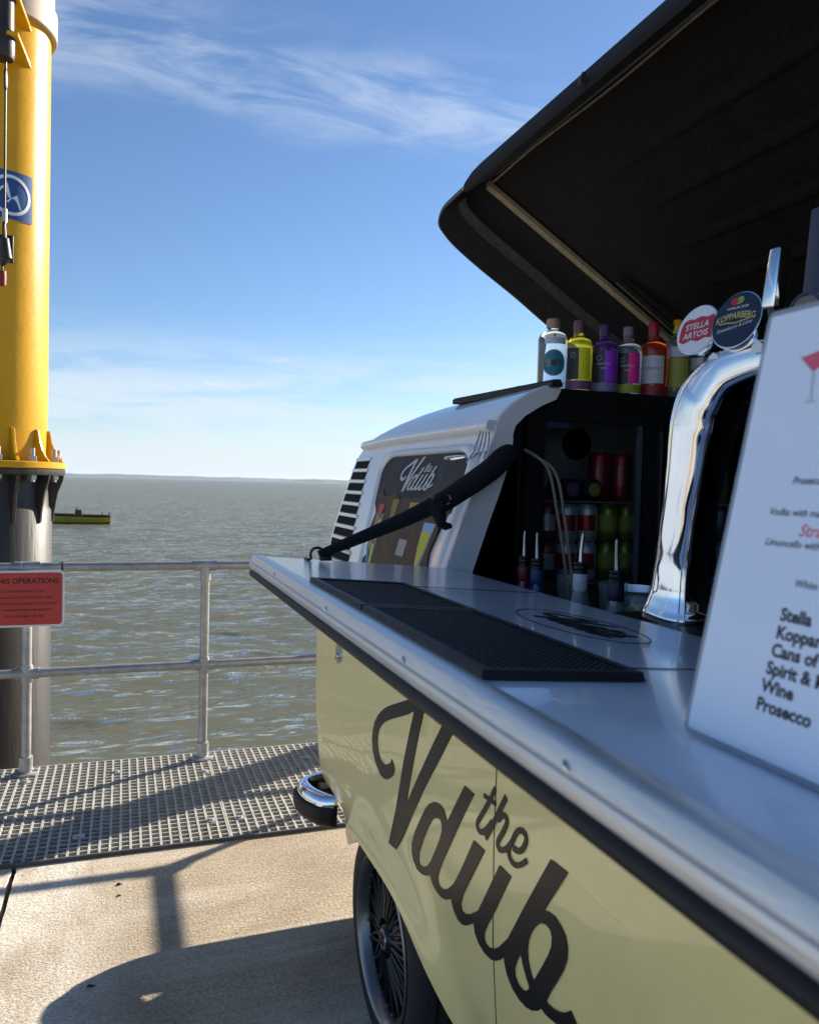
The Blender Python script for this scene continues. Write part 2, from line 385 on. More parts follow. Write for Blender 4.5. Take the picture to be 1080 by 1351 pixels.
base = mixn(bfac.outputs[0], base, mixn(.6, (.82, .77, .68), ramp(cn(70, (1, 1.5, 1), 3), .42, .56, (.45, .42, .36), (1, 1, 1)), 'MULTIPLY'))
stain = ramp(cn(1.3, (.8, 1.6, 1), 7, .7, .8), .34, .62, (.62, .58, .53), (1, 1, 1))
base = mixn(.55, base, stain, 'MULTIPLY')
pits = ramp(cn(34, (1, 1.6, 1), 2), .70, .735, (1, 1, 1), (.22, .19, .15))
base = mixn(.8, base, pits, 'MULTIPLY')
L(base, bs.inputs['Base Color'])
bp = nt.nodes.new('ShaderNodeBump'); bp.inputs['Strength'].default_value = .75; bp.inputs['Distance'].default_value = .006
hsum = nt.nodes.new('ShaderNodeMath'); hsum.operation = 'ADD'; L(cn(95, (1, 1, 1), 4), hsum.inputs[0]); L(cn(7, (1, 28, 1), 3), hsum.inputs[1]); L(hsum.outputs[0], bp.inputs['Height'])
L(bp.outputs[0], bs.inputs['Normal']); P['concrete'] = conc
deck = thing('pier_deck', (0, 0, 0), '', '');
for k_ in ('label', 'category'): del deck[k_]
struct(deck)
GE = 3.535                                   # where the concrete ends and the grating starts
def slab(x0, x1, y0, y1, jag):
    mb = MB(); n = 90
    ed = [mnoise.noise(Vector((i*.45, jag, 0)))*.008+mnoise.noise(Vector((i*1.7, jag, 4)))*.004 for i in range(n+1)]
    l, r = [], []
    for i in range(n+1):
        y = y1-(y1-y0)*(i/n)**2.2
        l.append((x0+(ed[i] if jag > 0 else 0), y)); r.append((x1+(ed[i] if jag < 0 else 0), y))
    loops = [[(a[0], a[1], 0), (b[0], b[1], 0), (b[0], b[1], -.25), (a[0], a[1], -.25)] for a, b in zip(l, r)]
    mb.loft(loops); return mb.build('concrete_slab', 'concrete', deck, smooth=0)
slab(-.392, 9, -14, GE-.012, 1); slab(-6.4, -.412, -14, GE-.012, -1); slab(-15, -6.42, -14, GE-.012, 0)
MB().box(-15, 9, -14, GE-.02, -.62, -.26).build('deck_beam', 'concrete', deck, smooth=0)
MB().box(-15, 9, GE-.010, GE, -.16, .016).build('edge_angle', 'steel_dark', deck, smooth=0)
# ---- walkway of square-mesh grating panels
walk = thing('walkway', (0, 4.1, 0), '', '')
for k_ in ('label', 'category'): del walk[k_]
struct(walk)
GY0, GY1, GP = GE+.004, 4.70, .0425
pan_x = [-3.70+1.036*i for i in range(8)]
pan_x = [.470 + 1.222*i for i in range(-4, 5)]
pmesh = None
for x0 in pan_x:
    if pmesh is None:
        W = 1.216; mb = MB()
        nx = int(round(W/GP)); ny = int(round((GY1-GY0)/GP))
        for i in range(nx+1):
            x = x0+W*i/nx; mb.box(x-.0050, x+.0050, GY0, GY1, -.022, .012)
        for j in range(ny+1):
            y = GY0+(GY1-GY0)*j/ny; mb.box(x0-.004, x0+W+.004, y-.0034, y+.0034, -.023, .0105)
        o = mb.build('grating_panel', 'grating', walk, smooth=0); pmesh = o; px0 = x0
    else:
        o = pmesh.copy(); C.objects.link(o); o.parent = walk; o.matrix_parent_inverse = pmesh.matrix_parent_inverse.copy(); o.location.x = x0-px0
for y in (3.62, 4.62):
    MB().box(-4.6, 6.6, y-.05, y+.05, -.22, -.024).build('support_beam', 'steel_dark', walk, smooth=0)
for x in np.arange(-3.8, 6, 1.222): MB().box(x-.04, x+.04, 3.68, 4.56, -.2, -.024).build('cross_beam', 'steel_dark', walk, smooth=0)
for (x, y) in ((-.17, 3.72), (.40, 3.74), (.53, 3.73), (-.02, 4.50), (-.46, 4.47), (1.0, 4.45), (-.9, 3.72), (1.6, 3.73), (.43, 4.38), (.55, 4.40)):
    MB().lathe((x, y, .012), [(0, .0), (.026, 0), (.026, .003), (.012, .004), (.012, .009), (0, .009)], 12).build('clip', 'galv', walk)

# ---- railing
RY, RZ, RM, RR = 4.60, 1.112, .549, .0242
rail = thing('pier_railing', (.4, RY, 0), 'galvanised tubular railing along the grating edge above the sea', 'railing')
def tube_part(name, p0, p1, r, mt='galv', par=rail, n=18): return MB().cyl(p0, p1, r, n=n).build(name, mt, par)
CX_ = 2.43
posts = [.436+.909*i for i in range(-5, 2)] + [CX_]
tube_part('top_rail', (-4.6, RY, RZ), (CX_, RY, RZ), RR); tube_part('middle_rail', (-4.6, RY, RM), (CX_, RY, RM), RR)
tube_part('top_rail', (CX_, RY, RZ), (CX_, 3.32, RZ), RR); tube_part('middle_rail', (CX_, RY, RM), (CX_, 3.32, RM), RR)
def post(x, y):
    p = tube_part('post', (x, y, .02), (x, y, RZ), RR)
    MB().lathe((x, y, 0), [(0, .013), (.062, .013), (.062, .022), (.036, .028), (.034, .03), (.034, .105), (.0245, .107)], 20).build('base_flange', 'galv', p)
    for sgn in (-1, 1): MB().cyl((x+sgn*.048, y, .02), (x+sgn*.048, y, .036), .009, n=6).build('bolt', 'galv', p)
    mb = MB(); mb.cyl((x-.062, y, RZ), (x+.062, y, RZ), .0305, n=18); mb.cyl((x, y, RZ-.085), (x, y, RZ), .0300, n=18); mb.build('tee_fitting', 'galv', p)
    mb = MB(); mb.cyl((x-.060, y, RM), (x+.060, y, RM), .0305, n=18); mb.cyl((x, y, RM-.045), (x, y, RM+.045), .0300, n=18); mb.build('cross_fitting', 'galv', p)
for x in posts: post(x, RY)
post(CX_, 3.34)
# ---- red sign on the railing
sg = thing('warning_sign', (-.6, 4.545, .8), 'red rectangular lifting operations notice with white edge hung on the railing', 'sign')
fnS = lambda a, b, h: (a, 4.548-h, b)
MB().prism(rrect(-1.06, -.291, .806, 1.100, .022), [], fnS, 0, .003).build('backing', 'sign_white', sg, smooth=0)
MB().prism(rrect(-1.05, -.301, .816, 1.089, .018), [], fnS, .0034, .0045).build('face', 'sign_red', sg, smooth=0)
xf = plane_xf((-.312, 4.5425, 1.052), (1, 0, 0), (0, 0, 1))
textmesh('LIFTING OPERATIONS', .037, plane_xf((-.317, 4.5430, 1.034), (1, 0, 0), (0, 0, 1)), 'sign_black', sg, bold=.022, align='RIGHT', spacing=1.0)
for i, (t, xr) in enumerate((('HARD HATS AND COLLARS MUST BE WORN', -.385), ('DO NOT STAND BENEATH OR BY THE LIFTING AREA', -.348), ('ONLY TRAINED PEOPLE TO OPERATE THE WINCH', -.325), ('PERMISSION MUST BE SOUGHT', -.350), ('ALL LOADS MUST BE TIED', -.385))):
    textmesh(t, .0165, plane_xf((xr, 4.5430, .987-.0325*i), (1, 0, 0), (0, 0, 1)), 'sign_black', sg, bold=.004, align='RIGHT')
for x in (-.36, -.98): MB().lathe((x, 4.60, RZ-.0), [(.0265, -.0), (.0275, .0)], 12).v
for x in (-.305, -.50, -.98):
    MB().tube([(x, RY+.027*math.cos(a), RZ+.027*math.sin(a)) for a in np.linspace(0, 2*math.pi, 17)], .004, 6).build('cable_tie', 'matte_black' if x > -.4 else 'sign_white', sg)

# ---- yellow davit column on its black pile
cx0, cy0 = -.706, 5.06
dv = thing('davit_crane', (cx0, cy0, WATER), 'tall yellow davit column bolted on a black steel pile beside the railing', 'crane')
def dl(name, prof, mt, n=64, par=dv, **k): return MB().lathe((cx0, cy0, 0), prof, n).build(name, mt, par, **k)
dl('pile', [(.312, WATER-.7), (.312, 1.40), (.300, 1.42), (.300, 1.598)], 'pile')
dl('lower_flange', [(.30, 1.598), (.378, 1.598), (.380, 1.602), (.380, 1.630), (.376, 1.633), (.30, 1.633)], 'pile')
dl('upper_flange', [(.27, 1.6345), (.380, 1.6345), (.383, 1.638), (.383, 1.668), (.378, 1.672), (.27, 1.672)], 'yellow')
dl('column', [(.284, 1.672), (.284, 4.30)], 'yellow')
dl('cap_ring', [(.28, 4.06), (.312, 4.06), (.316, 4.065), (.316, 4.20), (.30, 4.205), (.30, 4.6), (0, 4.6)], 'beige')
for k in range(12):
    a = R(30*k+12-90); ca, sa = math.cos(a), math.sin(a)
    bx, by = cx0+.345*ca, cy0+.345*sa
    b_ = MB().cyl((bx, by, 1.56), (bx, by, 1.745), .0135, n=12).build('bolt', 'galv', dv)
    MB().cyl((bx, by, 1.673), (bx, by, 1.700), .024, n=6).build('nut', 'galv', b_, smooth=0)
    MB().cyl((bx, by, 1.575), (bx, by, 1.5975), .024, n=6).build('nut', 'galv', b_, smooth=0)
    a2 = a+R(15); c2, s2 = math.cos(a2), math.sin(a2); nx, ny = -s2*.009, c2*.009
    def gus(prof, nm, mt):
        mb = MB(); L1 = [(cx0+r*c2+nx, cy0+r*s2+ny, z) for r, z in prof]; L2 = [(cx0+r*c2-nx, cy0+r*s2-ny, z) for r, z in prof]
        mb.loft([L1, L2]); mb.build(nm, mt, dv, smooth=0, bevel=.003, segs=1)
    gus([(.27, 1.673), (.375, 1.673), (.350, 1.700), (.330, 1.735), (.312, 1.785), (.300, 1.85), (.27, 1.855)], 'gusset', 'yellow')
    gus([(.29, 1.33), (.320, 1.33), (.328, 1.40), (.345, 1.50), (.372, 1.57), (.376, 1.597), (.29, 1.597)], 'lower_gusset', 'pile')
# jib and winch brackets
MB().tube([(cx0, cy0, 4.6), (cx0-.02, cy0, 5.4), (cx0-.3, cy0-.1, 5.9), (cx0-2.4, cy0-.4, 6.1)], [.12, .11, .09, .06], 16).build('jib', 'yellow', dv)
wx, wy = -.604, 4.58
for z in (3.995, 3.80):
    mb = MB(); o_ = [(wx-.07, wy-.06), (wx+.075, wy-.055), (-.505, cy0-.23), (-.505, cy0-.15), (wx-.16, cy0-.2)]
    mb.prism(o_, [], lambda a, b, h: (a, b, h), z, z+.020); mb.build('bracket', 'yellow', dv, smooth=0, bevel=.002, segs=1)
dl2 = lambda name, prof, mt, n=24: MB().lathe((wx, wy, 0), prof, n).build(name, mt, dv)
dl2('winch_shaft', [(0, 3.70), (.048, 3.70), (.055, 3.72), (.055, 3.797), (.062, 3.803), (.062, 3.83), (.050, 3.835), (.050, 3.985), (.060, 3.992), (.060, 4.03), (.045, 4.04), (.045, 4.4), (0, 4.4)], 'rust')
rope = MB().cyl((wx+.012, wy, 2.93), (wx+.012, wy, 3.70), .0055, n=8).build('wire_rope', 'rust', dv)
MB().tube([(wx+.012, wy+.018*math.sin(t), 3.60+.05*math.cos(t)) for t in np.linspace(0, 6.28, 14)], .007, 8).build('shackle', 'rust', rope)
MB().tube([(wx+.012, wy, 2.95), (wx+.012, wy, 2.88)], .012, 8).build('swage', 'galv', rope)
hk = MB(); hk.tube([(wx+.012, wy+.02*math.sin(t), 2.84+.045*math.cos(t)) for t in np.linspace(0, 6.28, 14)], .008, 8)
hk.tube([(wx+.012, wy, 2.80), (wx+.02, wy, 2.70)], [.022, .030], 12); hk.tube([(wx+.012, wy, 2.70), (wx+.005, wy, 2.665)], [.03, .012], 12); hk.build('hook', 'rust', dv)
MB().box(wx-.055, wx+.050, wy+.03, wy+.05, 2.69, 2.83).build('hook_keeper', 'rust', dv, bevel=.004)
MB().lathe((wx+.002, wy, 0), [(0, 2.56), (.020, 2.562), (.022, 2.60), (.020, 2.635), (0, 2.64)], 14).build('red_weight', 'red_tape', dv)
MB().tube([(wx+.003, wy, 2.635), (wx+.003, wy, 2.67)], .006, 8).build('link', 'rust', dv)
# blue rotation sign wrapped on the column
def colpt(a, z, h): # a = arc length from sign centre
    t = R(-66)+a/.284; return (cx0+(.284+h)*math.cos(t), cy0+(.284+h)*math.sin(t), z)
bsn = MB().grid(lambda u, v: colpt(-.118+.236*u, 2.965+.255*v, .003), 24, 2).build('blue_sign', 'sign_blue', dv, smooth=80)
mb = MB()
for i in range(36):
    t0, t1 = 2*math.pi*i/36, 2*math.pi*(i+1)/36
    q = [(r*math.cos(t), 3.092+r*math.sin(t)) for r, t in ((.090, t0), (.107, t0), (.107, t1), (.090, t1))]
    mb.add([colpt(*p, .0045) for p in q], [(0, 1, 2, 3)])
mb.build('ring_mark', 'sign_white', bsn, smooth=80)
for tri in (((-.070, 3.108), (-.018, 3.155), (.000, 3.072)), ((-.025, 3.055), (.030, 3.098), (.055, 3.020))):
    MB().add([colpt(*p, .0045) for p in tri], [(0, 1, 2)]).build('arrow_mark', 'sign_white', bsn, smooth=0)

# ---- mooring pile behind the van, whose shadow crosses the grating
mp_ = thing('mooring_pile', (2.75, 5.42, WATER), 'short capped steel mooring pile in the water beyond the van', 'pile')
MB().lathe((2.75, 5.42, 0), [(.15, WATER-.7), (.15, 2.0)], 32).build('shaft', 'pile', mp_)
MB().lathe((2.75, 5.42, 0), [(.155, 1.93), (.165, 1.935), (.165, 2.0), (.06, 2.1), (0, 2.11)], 32).build('cap', 'yellow', mp_)

# ---- moored boat
bt = thing('open_boat', (-4.2, 79.6, WATER), 'long low yellow open boat with dark gunwale moored behind the black pile', 'boat')
def hullpt(u, v):
    x = -8.6+7.4*u; hw = 1.05*(1-abs(2*max(0, .5-u))**2.2)*(1 if u < .9 else 1); hw = max(hw, .02)
    sheer = .66+.28*(1-u)**2
    z = -.35+(sheer+.35)*v; b = hw*(.45+.55*v**.6)
    return x, b, WATER+z
mb = MB(); loops = []
for i in range(25):
    u = i/24; l = []
    for v in (1, .72, .4, .1, 0): x, b, z = hullpt(u, v); l.append((x, 79.6-b, z))
    for v in (0, .1, .4, .72, 1): x, b, z = hullpt(u, v); l.append((x, 79.6+b, z))
    loops.append(l)
P['boat_yellow'] = mat('boat_yellow', (.36, .31, .02), .5, var=.3, scale=1.2)
mb.loft(loops, True, False); mb.build('hull', 'boat_yellow', bt)
for sgn in (-1, 1):
    MB().tube([(hullpt(i/24, 1)[0], 79.6+sgn*hullpt(i/24, 1)[1], hullpt(i/24, 1)[2]+.02) for i in range(25)], .075, 8).build('gunwale', 'matte_black', bt)
    MB().tube([(hullpt(i/24, .45)[0], 79.6+sgn*(hullpt(i/24, .45)[1]+.01), hullpt(i/24, .36)[2]) for i in range(25)], .05, 6).build('rubbing_strake', 'matte_black', bt)
MB().box(-1.55, -1.19, 78.75, 80.45, WATER+.05, WATER+.72).build('transom', 'matte_black', bt, bevel=.03)
mb = MB(); mb.box(-4.25, -3.65, 79.2, 80, WATER+.5, WATER+1.25); mb.build('console', 'rust', bt, bevel=.06)
MB().box(-4.15, -4.05, 79.25, 79.95, WATER+1.25, WATER+1.5).build('windscreen', 'black', bt, bevel=.02)
for x in (-1.3, -1.9): MB().cyl((x, 79.2, WATER+.7), (x, 79.2, WATER+1.12), .035, n=8).build('stanchion', 'matte_black', bt)
MB().box(-6.5, -4.4, 78.9, 80.3, WATER+.62, WATER+.70).build('thwart', 'rust', bt)

# ================================================================ CAMPER VAN BAR
VC = 1.56                                   # centre line
van = thing('camper_van', (VC, .9, 0), 'cream and white classic camper van converted to a bar with open side and roof', 'van')
XW = [(.30, .785), (.33, .80), (.40, .825), (.50, .845), (.70, .860), (.90, .864), (1.10, .862), (1.18, .857), (1.25, .843), (1.39, .812), (1.52, .768), (1.65, .720), (1.72, .692), (1.755, .684), (1.78, .672), (1.81, .640), (1.84, .592), (1.86, .548)]
YR = [(.30, 2.95), (.40, 3.00), (.55, 3.035), (.8, 3.055), (1.18, 3.05), (1.35, 3.045), (1.55, 3.075), (1.70, 3.095), (1.755, 3.06), (1.78, 2.97), (1.81, 2.90), (1.84, 2.80), (1.86, 2.70)]
YF = [(.30, -1.22), (.40, -1.30), (.7, -1.38), (1.0, -1.38), (1.18, -1.34), (1.70, -1.08), (1.755, -1.04), (1.81, -.98), (1.86, -.86)]
CR = [(.30, .11), (1.18, .11), (1.40, .09), (1.70, .09), (1.755, .14), (1.81, .22), (1.86, .26)]
ARCH = (2.085, -.315)
YC = sorted(set([round(v, 3) for v in list(np.arange(-.80, .20, .04)) + list(np.arange(.2, 1.4, .15)) + [1.4] + list(np.arange(1.46, 1.80, .035)) + [1.82] + list(np.arange(1.855, 2.34, .035)) + [2.35, 2.385, 2.40]]))
UCUT, RCUT, FCUT = 1.82, 2.35, -.62
FCUT = min(YC, key=lambda v: abs(v-FCUT))
def ring_xy(z, w=None):
    """rounded plan of the body at height z: list of (x, y, outward nx, ny, column tag)"""
    w = lerp_table(XW, z) if w is None else w
    yr, yf, r = lerp_table(YR, z), lerp_table(YF, z), lerp_table(CR, z)
    out = []
    ycol = [yf+r] + [yf+r+(YC[0]-yf-r)*.5] + YC + [YC[-1]+(yr-r-YC[-1])*k for k in (.25, .5, .75)] + [yr-r]
    for y in ycol: out.append((VC-w, y, -1, 0))
    for k in range(1, 10): a = R(180-9*k); out.append((VC-w+r+r*math.cos(a), yr-r+r*math.sin(a), math.cos(a), math.sin(a)))
    for k in range(0, 11): out.append((VC-(w-r)+2*(w-r)*k/10, yr+.02*math.sin(math.pi*k/10), 0, 1))
    for k in range(1, 10): a = R(90-9*k); out.append((VC+w-r+r*math.cos(a), yr-r+r*math.sin(a), math.cos(a), math.sin(a)))
    for y in ycol[::-1]: out.append((VC+w, y, 1, 0))
    for k in range(1, 10): a = R(-9*k); out.append((VC+w-r+r*math.cos(a), yf+r+r*math.sin(a), math.cos(a), math.sin(a)))
    for k in range(0, 11): out.append((VC+(w-r)-2*(w-r)*k/10, yf-.06*math.sin(math.pi*k/10), 0, -1))
    for k in range(1, 10): a = R(270-9*k); out.append((VC-w+r+r*math.cos(a), yf+r+r*math.sin(a), math.cos(a), math.sin(a)))
    return out
NCOL = len(YC)+6
NR = len(ring_xy(1))
def zlow(y):
    z = .33+.05*sstep(2.4, 2.9, y)
    for c in ARCH:
        d = abs(y-c)
        arch = .532-.15*(d/.46)**3.2
        z = max(z, arch if d < .60 else 0)
    return z
def flare(y, z):
    f = 0
    for c in ARCH:
        d = math.hypot(y-c, max(0, z-.14)*1.05)
        f = max(f, .045*math.exp(-((max(0, z-zlow(y)))/.085)**1.6)*sstep(.62, .34, abs(y-c)))
    return f
def surf(y, z, e=0):                        # near flank of the body at (y, z), lifted outward by e
    return Vector((VC-lerp_table(XW, z)-flare(y, z)-e, y, z))
# ---- lower body
rows = 22; loops = []
for i in range(rows+1):
    t = (i/rows)**1.25; l = []
    zs = [zlow(p[1]) for p in ring_xy(1.0)]
    for j, p in enumerate(ring_xy(1.0)):
        z = zs[j]+(1.18-zs[j])*t; q = ring_xy_cache = None
        l.append((j, z))
    pts = []
    for j, z in l:
        zz = round(z, 3)
        if zz not in ROOT.setdefault('_rc', {}): ROOT['_rc'][zz] = ring_xy(zz)
        x, y, nx, ny = ROOT['_rc'][zz][j]; f = flare(y, z) if ny == 0 else 0
        tk = .10*sstep(.50, .34, z)*sstep(2.40, 2.85, y); x = VC+(x-VC)*(1-tk); y -= .06*sstep(.55, .34, z)*sstep(2.8, 3.0, y)
        pts.append((x+nx*f, y+ny*f, z))
    loops.append(pts)
lip = [(p[0]-(.028 if p[0] > VC else -.028)*(1 if NCOL else 1), p[1], p[2]+.004) for p in loops[0]]
mb = MB(); mb.loft([lip]+loops, False)
body = mb.build('lower_body', 'cream', van, smooth=50)
# underside and wheel housings
mb = MB(); mb.box(.80, 2.32, -1.1, 2.9, .64, .68); mb.box(.82, 2.30, .16, 1.58, .30, .64); mb.box(.90, 2.22, 2.55, 2.9, .24, .64); mb.box(.95, 2.17, 2.88, 2.98, .25, .50); mb.box(1.0, 2.12, 1.58, 2.55, .40, .64); mb.box(1.0, 2.12, -1.0, .16, .36, .64)  # low boxes at the tail are added to block light passing underneath
mb.build('underbody', 'matte_black', van, smooth=0)
MB().box(.73, .99, 1.60, 2.57, .681, .70).build('wheel_housing', 'matte_black', van, smooth=0)
# panel seams on the flank (recessed dark lines with a lit edge), rub strip
for ys_ in (1.398, .02):
    mb = MB(); zz = np.linspace(.36, 1.17, 30)
    mb.loft([[surf(ys_-.0016, z, .0006), surf(ys_+.0016, z, .0006), surf(ys_+.0016, z, -.004), surf(ys_-.0016, z, -.004)] for z in zz]); mb.build('panel_gap', 'matte_black', body, smooth=0)
# ---- upper body: rows of rings from belt to roof edge with the serving opening left out
UZ = [1.18, 1.195, 1.21, 1.25, 1.32, 1.39, 1.46, 1.52, 1.58, 1.65, 1.69, 1.72, 1.755, 1.78, 1.81, 1.84, 1.86]
mb = MB(); rings = [ring_xy(z) for z in UZ]
for z, rg in zip(UZ, rings): mb.v += [(p[0]+.006*p[2]*(1.19 < z < 1.22), p[1]+.006*p[3]*(1.19 < z < 1.22), z) for p in rg]
for i in range(len(UZ)-1):
    for j in range(NR):
        a, b = rings[0][j], rings[0][(j+1) % NR]; ym = (a[1]+b[1])/2
        if j < NCOL-1 and FCUT < ym < UCUT: continue
        if UZ[i] > 1.75 and NCOL+28 < j < NCOL*2+28 and FCUT < ym < RCUT: continue    # far side under the hatch hinge
        mb.f.append((i*NR+j, i*NR+(j+1) % NR, (i+1)*NR+(j+1) % NR, (i+1)*NR+j))
upper = mb.build('upper_body', 'white_paint', van, smooth=45, recalc=False)
# ---- roof cap: rows joining mirrored points of the top ring
top = rings[-1]; half = []
# near side columns front->rear, corner, half of the rear edge
near = list(range(NCOL)) + list(range(NCOL, NCOL+9)) + list(range(NCOL+9, NCOL+9+6))
mb = MB(); nxs = 14; keep = []
for j in near:
    x0, y0 = top[j][0], top[j][1]; hw = VC-x0
    tap = sstep(lerp_table(YR, 1.86)+.02, 2.25, y0)*sstep(lerp_table(YF, 1.86)-.05, -.5, y0)
    for k in range(nxs+1):
        s_ = -1+2*k/nxs
        mb.v.append((VC+s_*hw, y0, 1.86+.055*(1-abs(s_)**2.2)*tap))
    keep.append(y0)
for i in range(len(near)-1):
    ym = (keep[i]+keep[i+1])/2
    for k in range(nxs):
        if FCUT < ym < UCUT or (UCUT <= ym < RCUT and k >= 1): continue
        a = i*(nxs+1)+k; mb.f.append((a, a+1, a+nxs+2, a+nxs+1))
roof = mb.build('roof', 'white_paint', van, smooth=60)
# gutter running round the rear quarter
g = []
for z_, lst in ((1.753, range(NCOL+10, -1, -1)),):
    rg = ring_xy(z_)
    pts = [(p[0], p[1], p[2], p[3]) for p in rg[:NCOL+8]]
    pts = [p for p in pts if p[1] >= UCUT]
mb = MB(); loops = []
for x, y, nx, ny in pts:
    drop = .010*sstep(2.55, 2.98, y)
    sec = [(0, .012), (.016, .014), (.024, .006), (.026, -.006), (.020, -.013), (.008, -.016), (-.002, -.014)]
    loops.append([(x+nx*a, y+ny*a, 1.753+b-drop) for a, b in sec])
mb.loft(loops, True); mb.build('gutter', 'white_paint', van, smooth=60)
# flange round the cut edge of the opening: real wall thickness
prof = [(1.20, lerp_table(XW, 1.20))] + [(z, lerp_table(XW, z)) for z in UZ[3:]]
mb = MB(); loops = []
for z, w in prof:
    x = VC-w
    i_ = .075 if z < 1.60 else .075-.042*sstep(1.60, 1.86, z)
    zi = z-.028*sstep(1.6, 1.86, z)
    loops.append([(x-.001, UCUT+.012, z+.001), (x+.002, UCUT-.004, z), (x+i_, UCUT-.004, zi-.004), (x+i_, UCUT+.035, zi-.004), (x+i_*.6, UCUT+.035, zi)])
loops.append([(1.040, UCUT+.012, 1.873), (1.042, UCUT-.004, 1.872), (1.058, UCUT-.004, 1.852), (1.058, UCUT+.035, 1.852), (1.05, UCUT+.035, 1.86)])
mb.loft(loops); mb.build('opening_flange', 'white_paint', van, bevel=0, smooth=40)
mb = MB(); loops = []
for z, w in prof:
    x = VC-w; loops.append([(x, FCUT-.012, z), (x+.002, FCUT+.004, z), (x+.07, FCUT+.004, z-.02), (x+.07, FCUT-.03, z-.02)])
mb.loft(loops); mb.build('opening_flange', 'white_paint', van, smooth=40)
# roof seal strip
mb = MB(); loops = []
for y in np.linspace(1.80, 2.36, 10):
    w_ = .012*sstep(2.40, 2.2, y)
    xk = 1.036-.035*(y-1.80)/.5
    zt = 1.866
    loops.append([(xk-.014, y, zt-.008), (xk-.015, y, zt+.004), (xk-.008, y, zt+.011), (xk+.010, y, zt+.012), (xk+.018, y, zt), (xk+.016, y, zt-.008)])
mb.loft(loops); mb.build('roof_seal', 'rubber', van)
# ---- rear quarter air vents: dark slots with white louvres over them
for k in range(10):
    zc_ = 1.668-.0415*k
    ytab = [(1.28, 2.615), (1.32, 2.645), (1.69, 2.83)]
    y0 = lerp_table(ytab, zc_)
    def vp(u, v, e, zz0, zz1):
        z = zz0+(zz1-zz0)*v; w = lerp_table(XW, z); r = lerp_table(CR, z); yr = lerp_table(YR, z)
        s1 = yr-r-y0; tot = s1-.004; s = tot*u
        if s < s1: x, y, nx, ny = VC-w, y0+s, -1, 0
        else:
            a = R(180)-(s-s1)/r; nx, ny = math.cos(a), math.sin(a); x, y = VC-w+r+r*nx, yr-r+r*ny
        return (x+nx*e, y+ny*e, z)
    z0, z1 = zc_-.0135, zc_+.0135
    MB().grid(lambda u, v: vp(.02+.96*u, v, .0020, z0, z1), 22, 2).build('vent_slot', 'matte_black', upper, smooth=70)
    mb = MB(); loops = []
    for i in range(25):
        u = i/24; z2, z3 = zc_+.0145, zc_+.0270
        loops.append([vp(u, 0, .001, z2, z3), vp(u, .1, .005, z2, z3), vp(u, .9, .007, z2, z3), vp(u, 1, .001, z2, z3)])
    mb.loft(loops); mb.build('vent_louvre', 'white_paint', upper, smooth=50)
# ---- rear side window blanked with a chalkboard
def wq(a, b):   # a 0..1 front->rear, b 0..1 bottom->top: point of the window quad on the flank
    z = 1.235+.462*b; y = 1.868+(2.475+.165*b-1.868)*a; return y, z
def wsurf(a, b, e): y, z = wq(a, b); return surf(y, z, e)
outl = rrect(0, 1, 0, 1, .13, 7)
cb = MB(); n_ = 26
cb.grid(lambda u, v: wsurf(.012+.976*u, .012+.976*v, .004 if 0 < u < 1 else .004), 20, 20)
# trim the corners by building from the rounded outline instead of a plain quad
cb = MB(); ctr = (.5, .5); rr_ = []
for s_ in np.linspace(0, 1, 9): rr_.append([wsurf(.5+(p[0]-.5)*s_*.975, .5+(p[1]-.5)*s_*.975, .005) for p in outl])
cb.loft(rr_, False); chalk = cb.build('chalkboard', 'chalkboard', van, smooth=80)
mb = MB(); loops = []
for p in outl + [outl[0]]:
    q = lambda s_, e: wsurf(.5+(p[0]-.5)*s_, .5+(p[1]-.5)*s_, e)
    loops.append([q(.965, .003), q(.972, .010), q(1.0, .017), q(1.045, .014), q(1.065, .001)])
mb.loft(loops, False); mb.build('window_frame', 'white_paint', van, smooth=60)
LET_V = [(1.9036, 1.0481), (1.9494, 1.0307), (2.0081, 1.0084), (2.0701, 0.9852), (2.1169, 0.9628), (2.1651, 0.9318), (2.1955, 0.9013), (2.2128, 0.8682), (2.2175, 0.8427), (2.2084, 0.8135), (2.1864, 0.789), (2.1593, 0.7785), (2.1328, 0.7683), (2.1016, 0.7699), (2.0717, 0.7776), (2.0431, 0.7921), (2.0188, 0.809), (2.0077, 0.8277), (2.0177, 0.839), (2.0357, 0.8477), (2.0409, 0.8385), (2.0576, 0.8272), (2.0867, 0.8145), (2.1111, 0.8108), (2.1365, 0.8137), (2.1542, 0.8274), (2.1648, 0.8474), (2.1629, 0.8716), (2.1494, 0.8953), (2.1257, 0.916), (2.0903, 0.936), (2.0329, 0.9601), (1.9675, 0.9844), (1.9158, 1.0045), (1.8687, 1.0265), (1.8973, 0.9644), (1.9374, 0.8738), (1.9719, 0.7858), (1.9969, 0.7176), (2.0238, 0.621), (1.9675, 0.6276), (1.8759, 0.7488), (1.7954, 0.8453), (1.7047, 0.9467), (1.6164, 1.0494), (1.5697, 1.1012), (1.634, 1.0998), (1.6786, 1.0499), (1.7497, 0.9671), (1.835, 0.8644), (1.9108, 0.7734), (1.9007, 0.8055), (1.8662, 0.8877), (1.8334, 0.9737), (1.7992, 1.0476), (1.7891, 1.0735), (1.8407, 1.0716)]
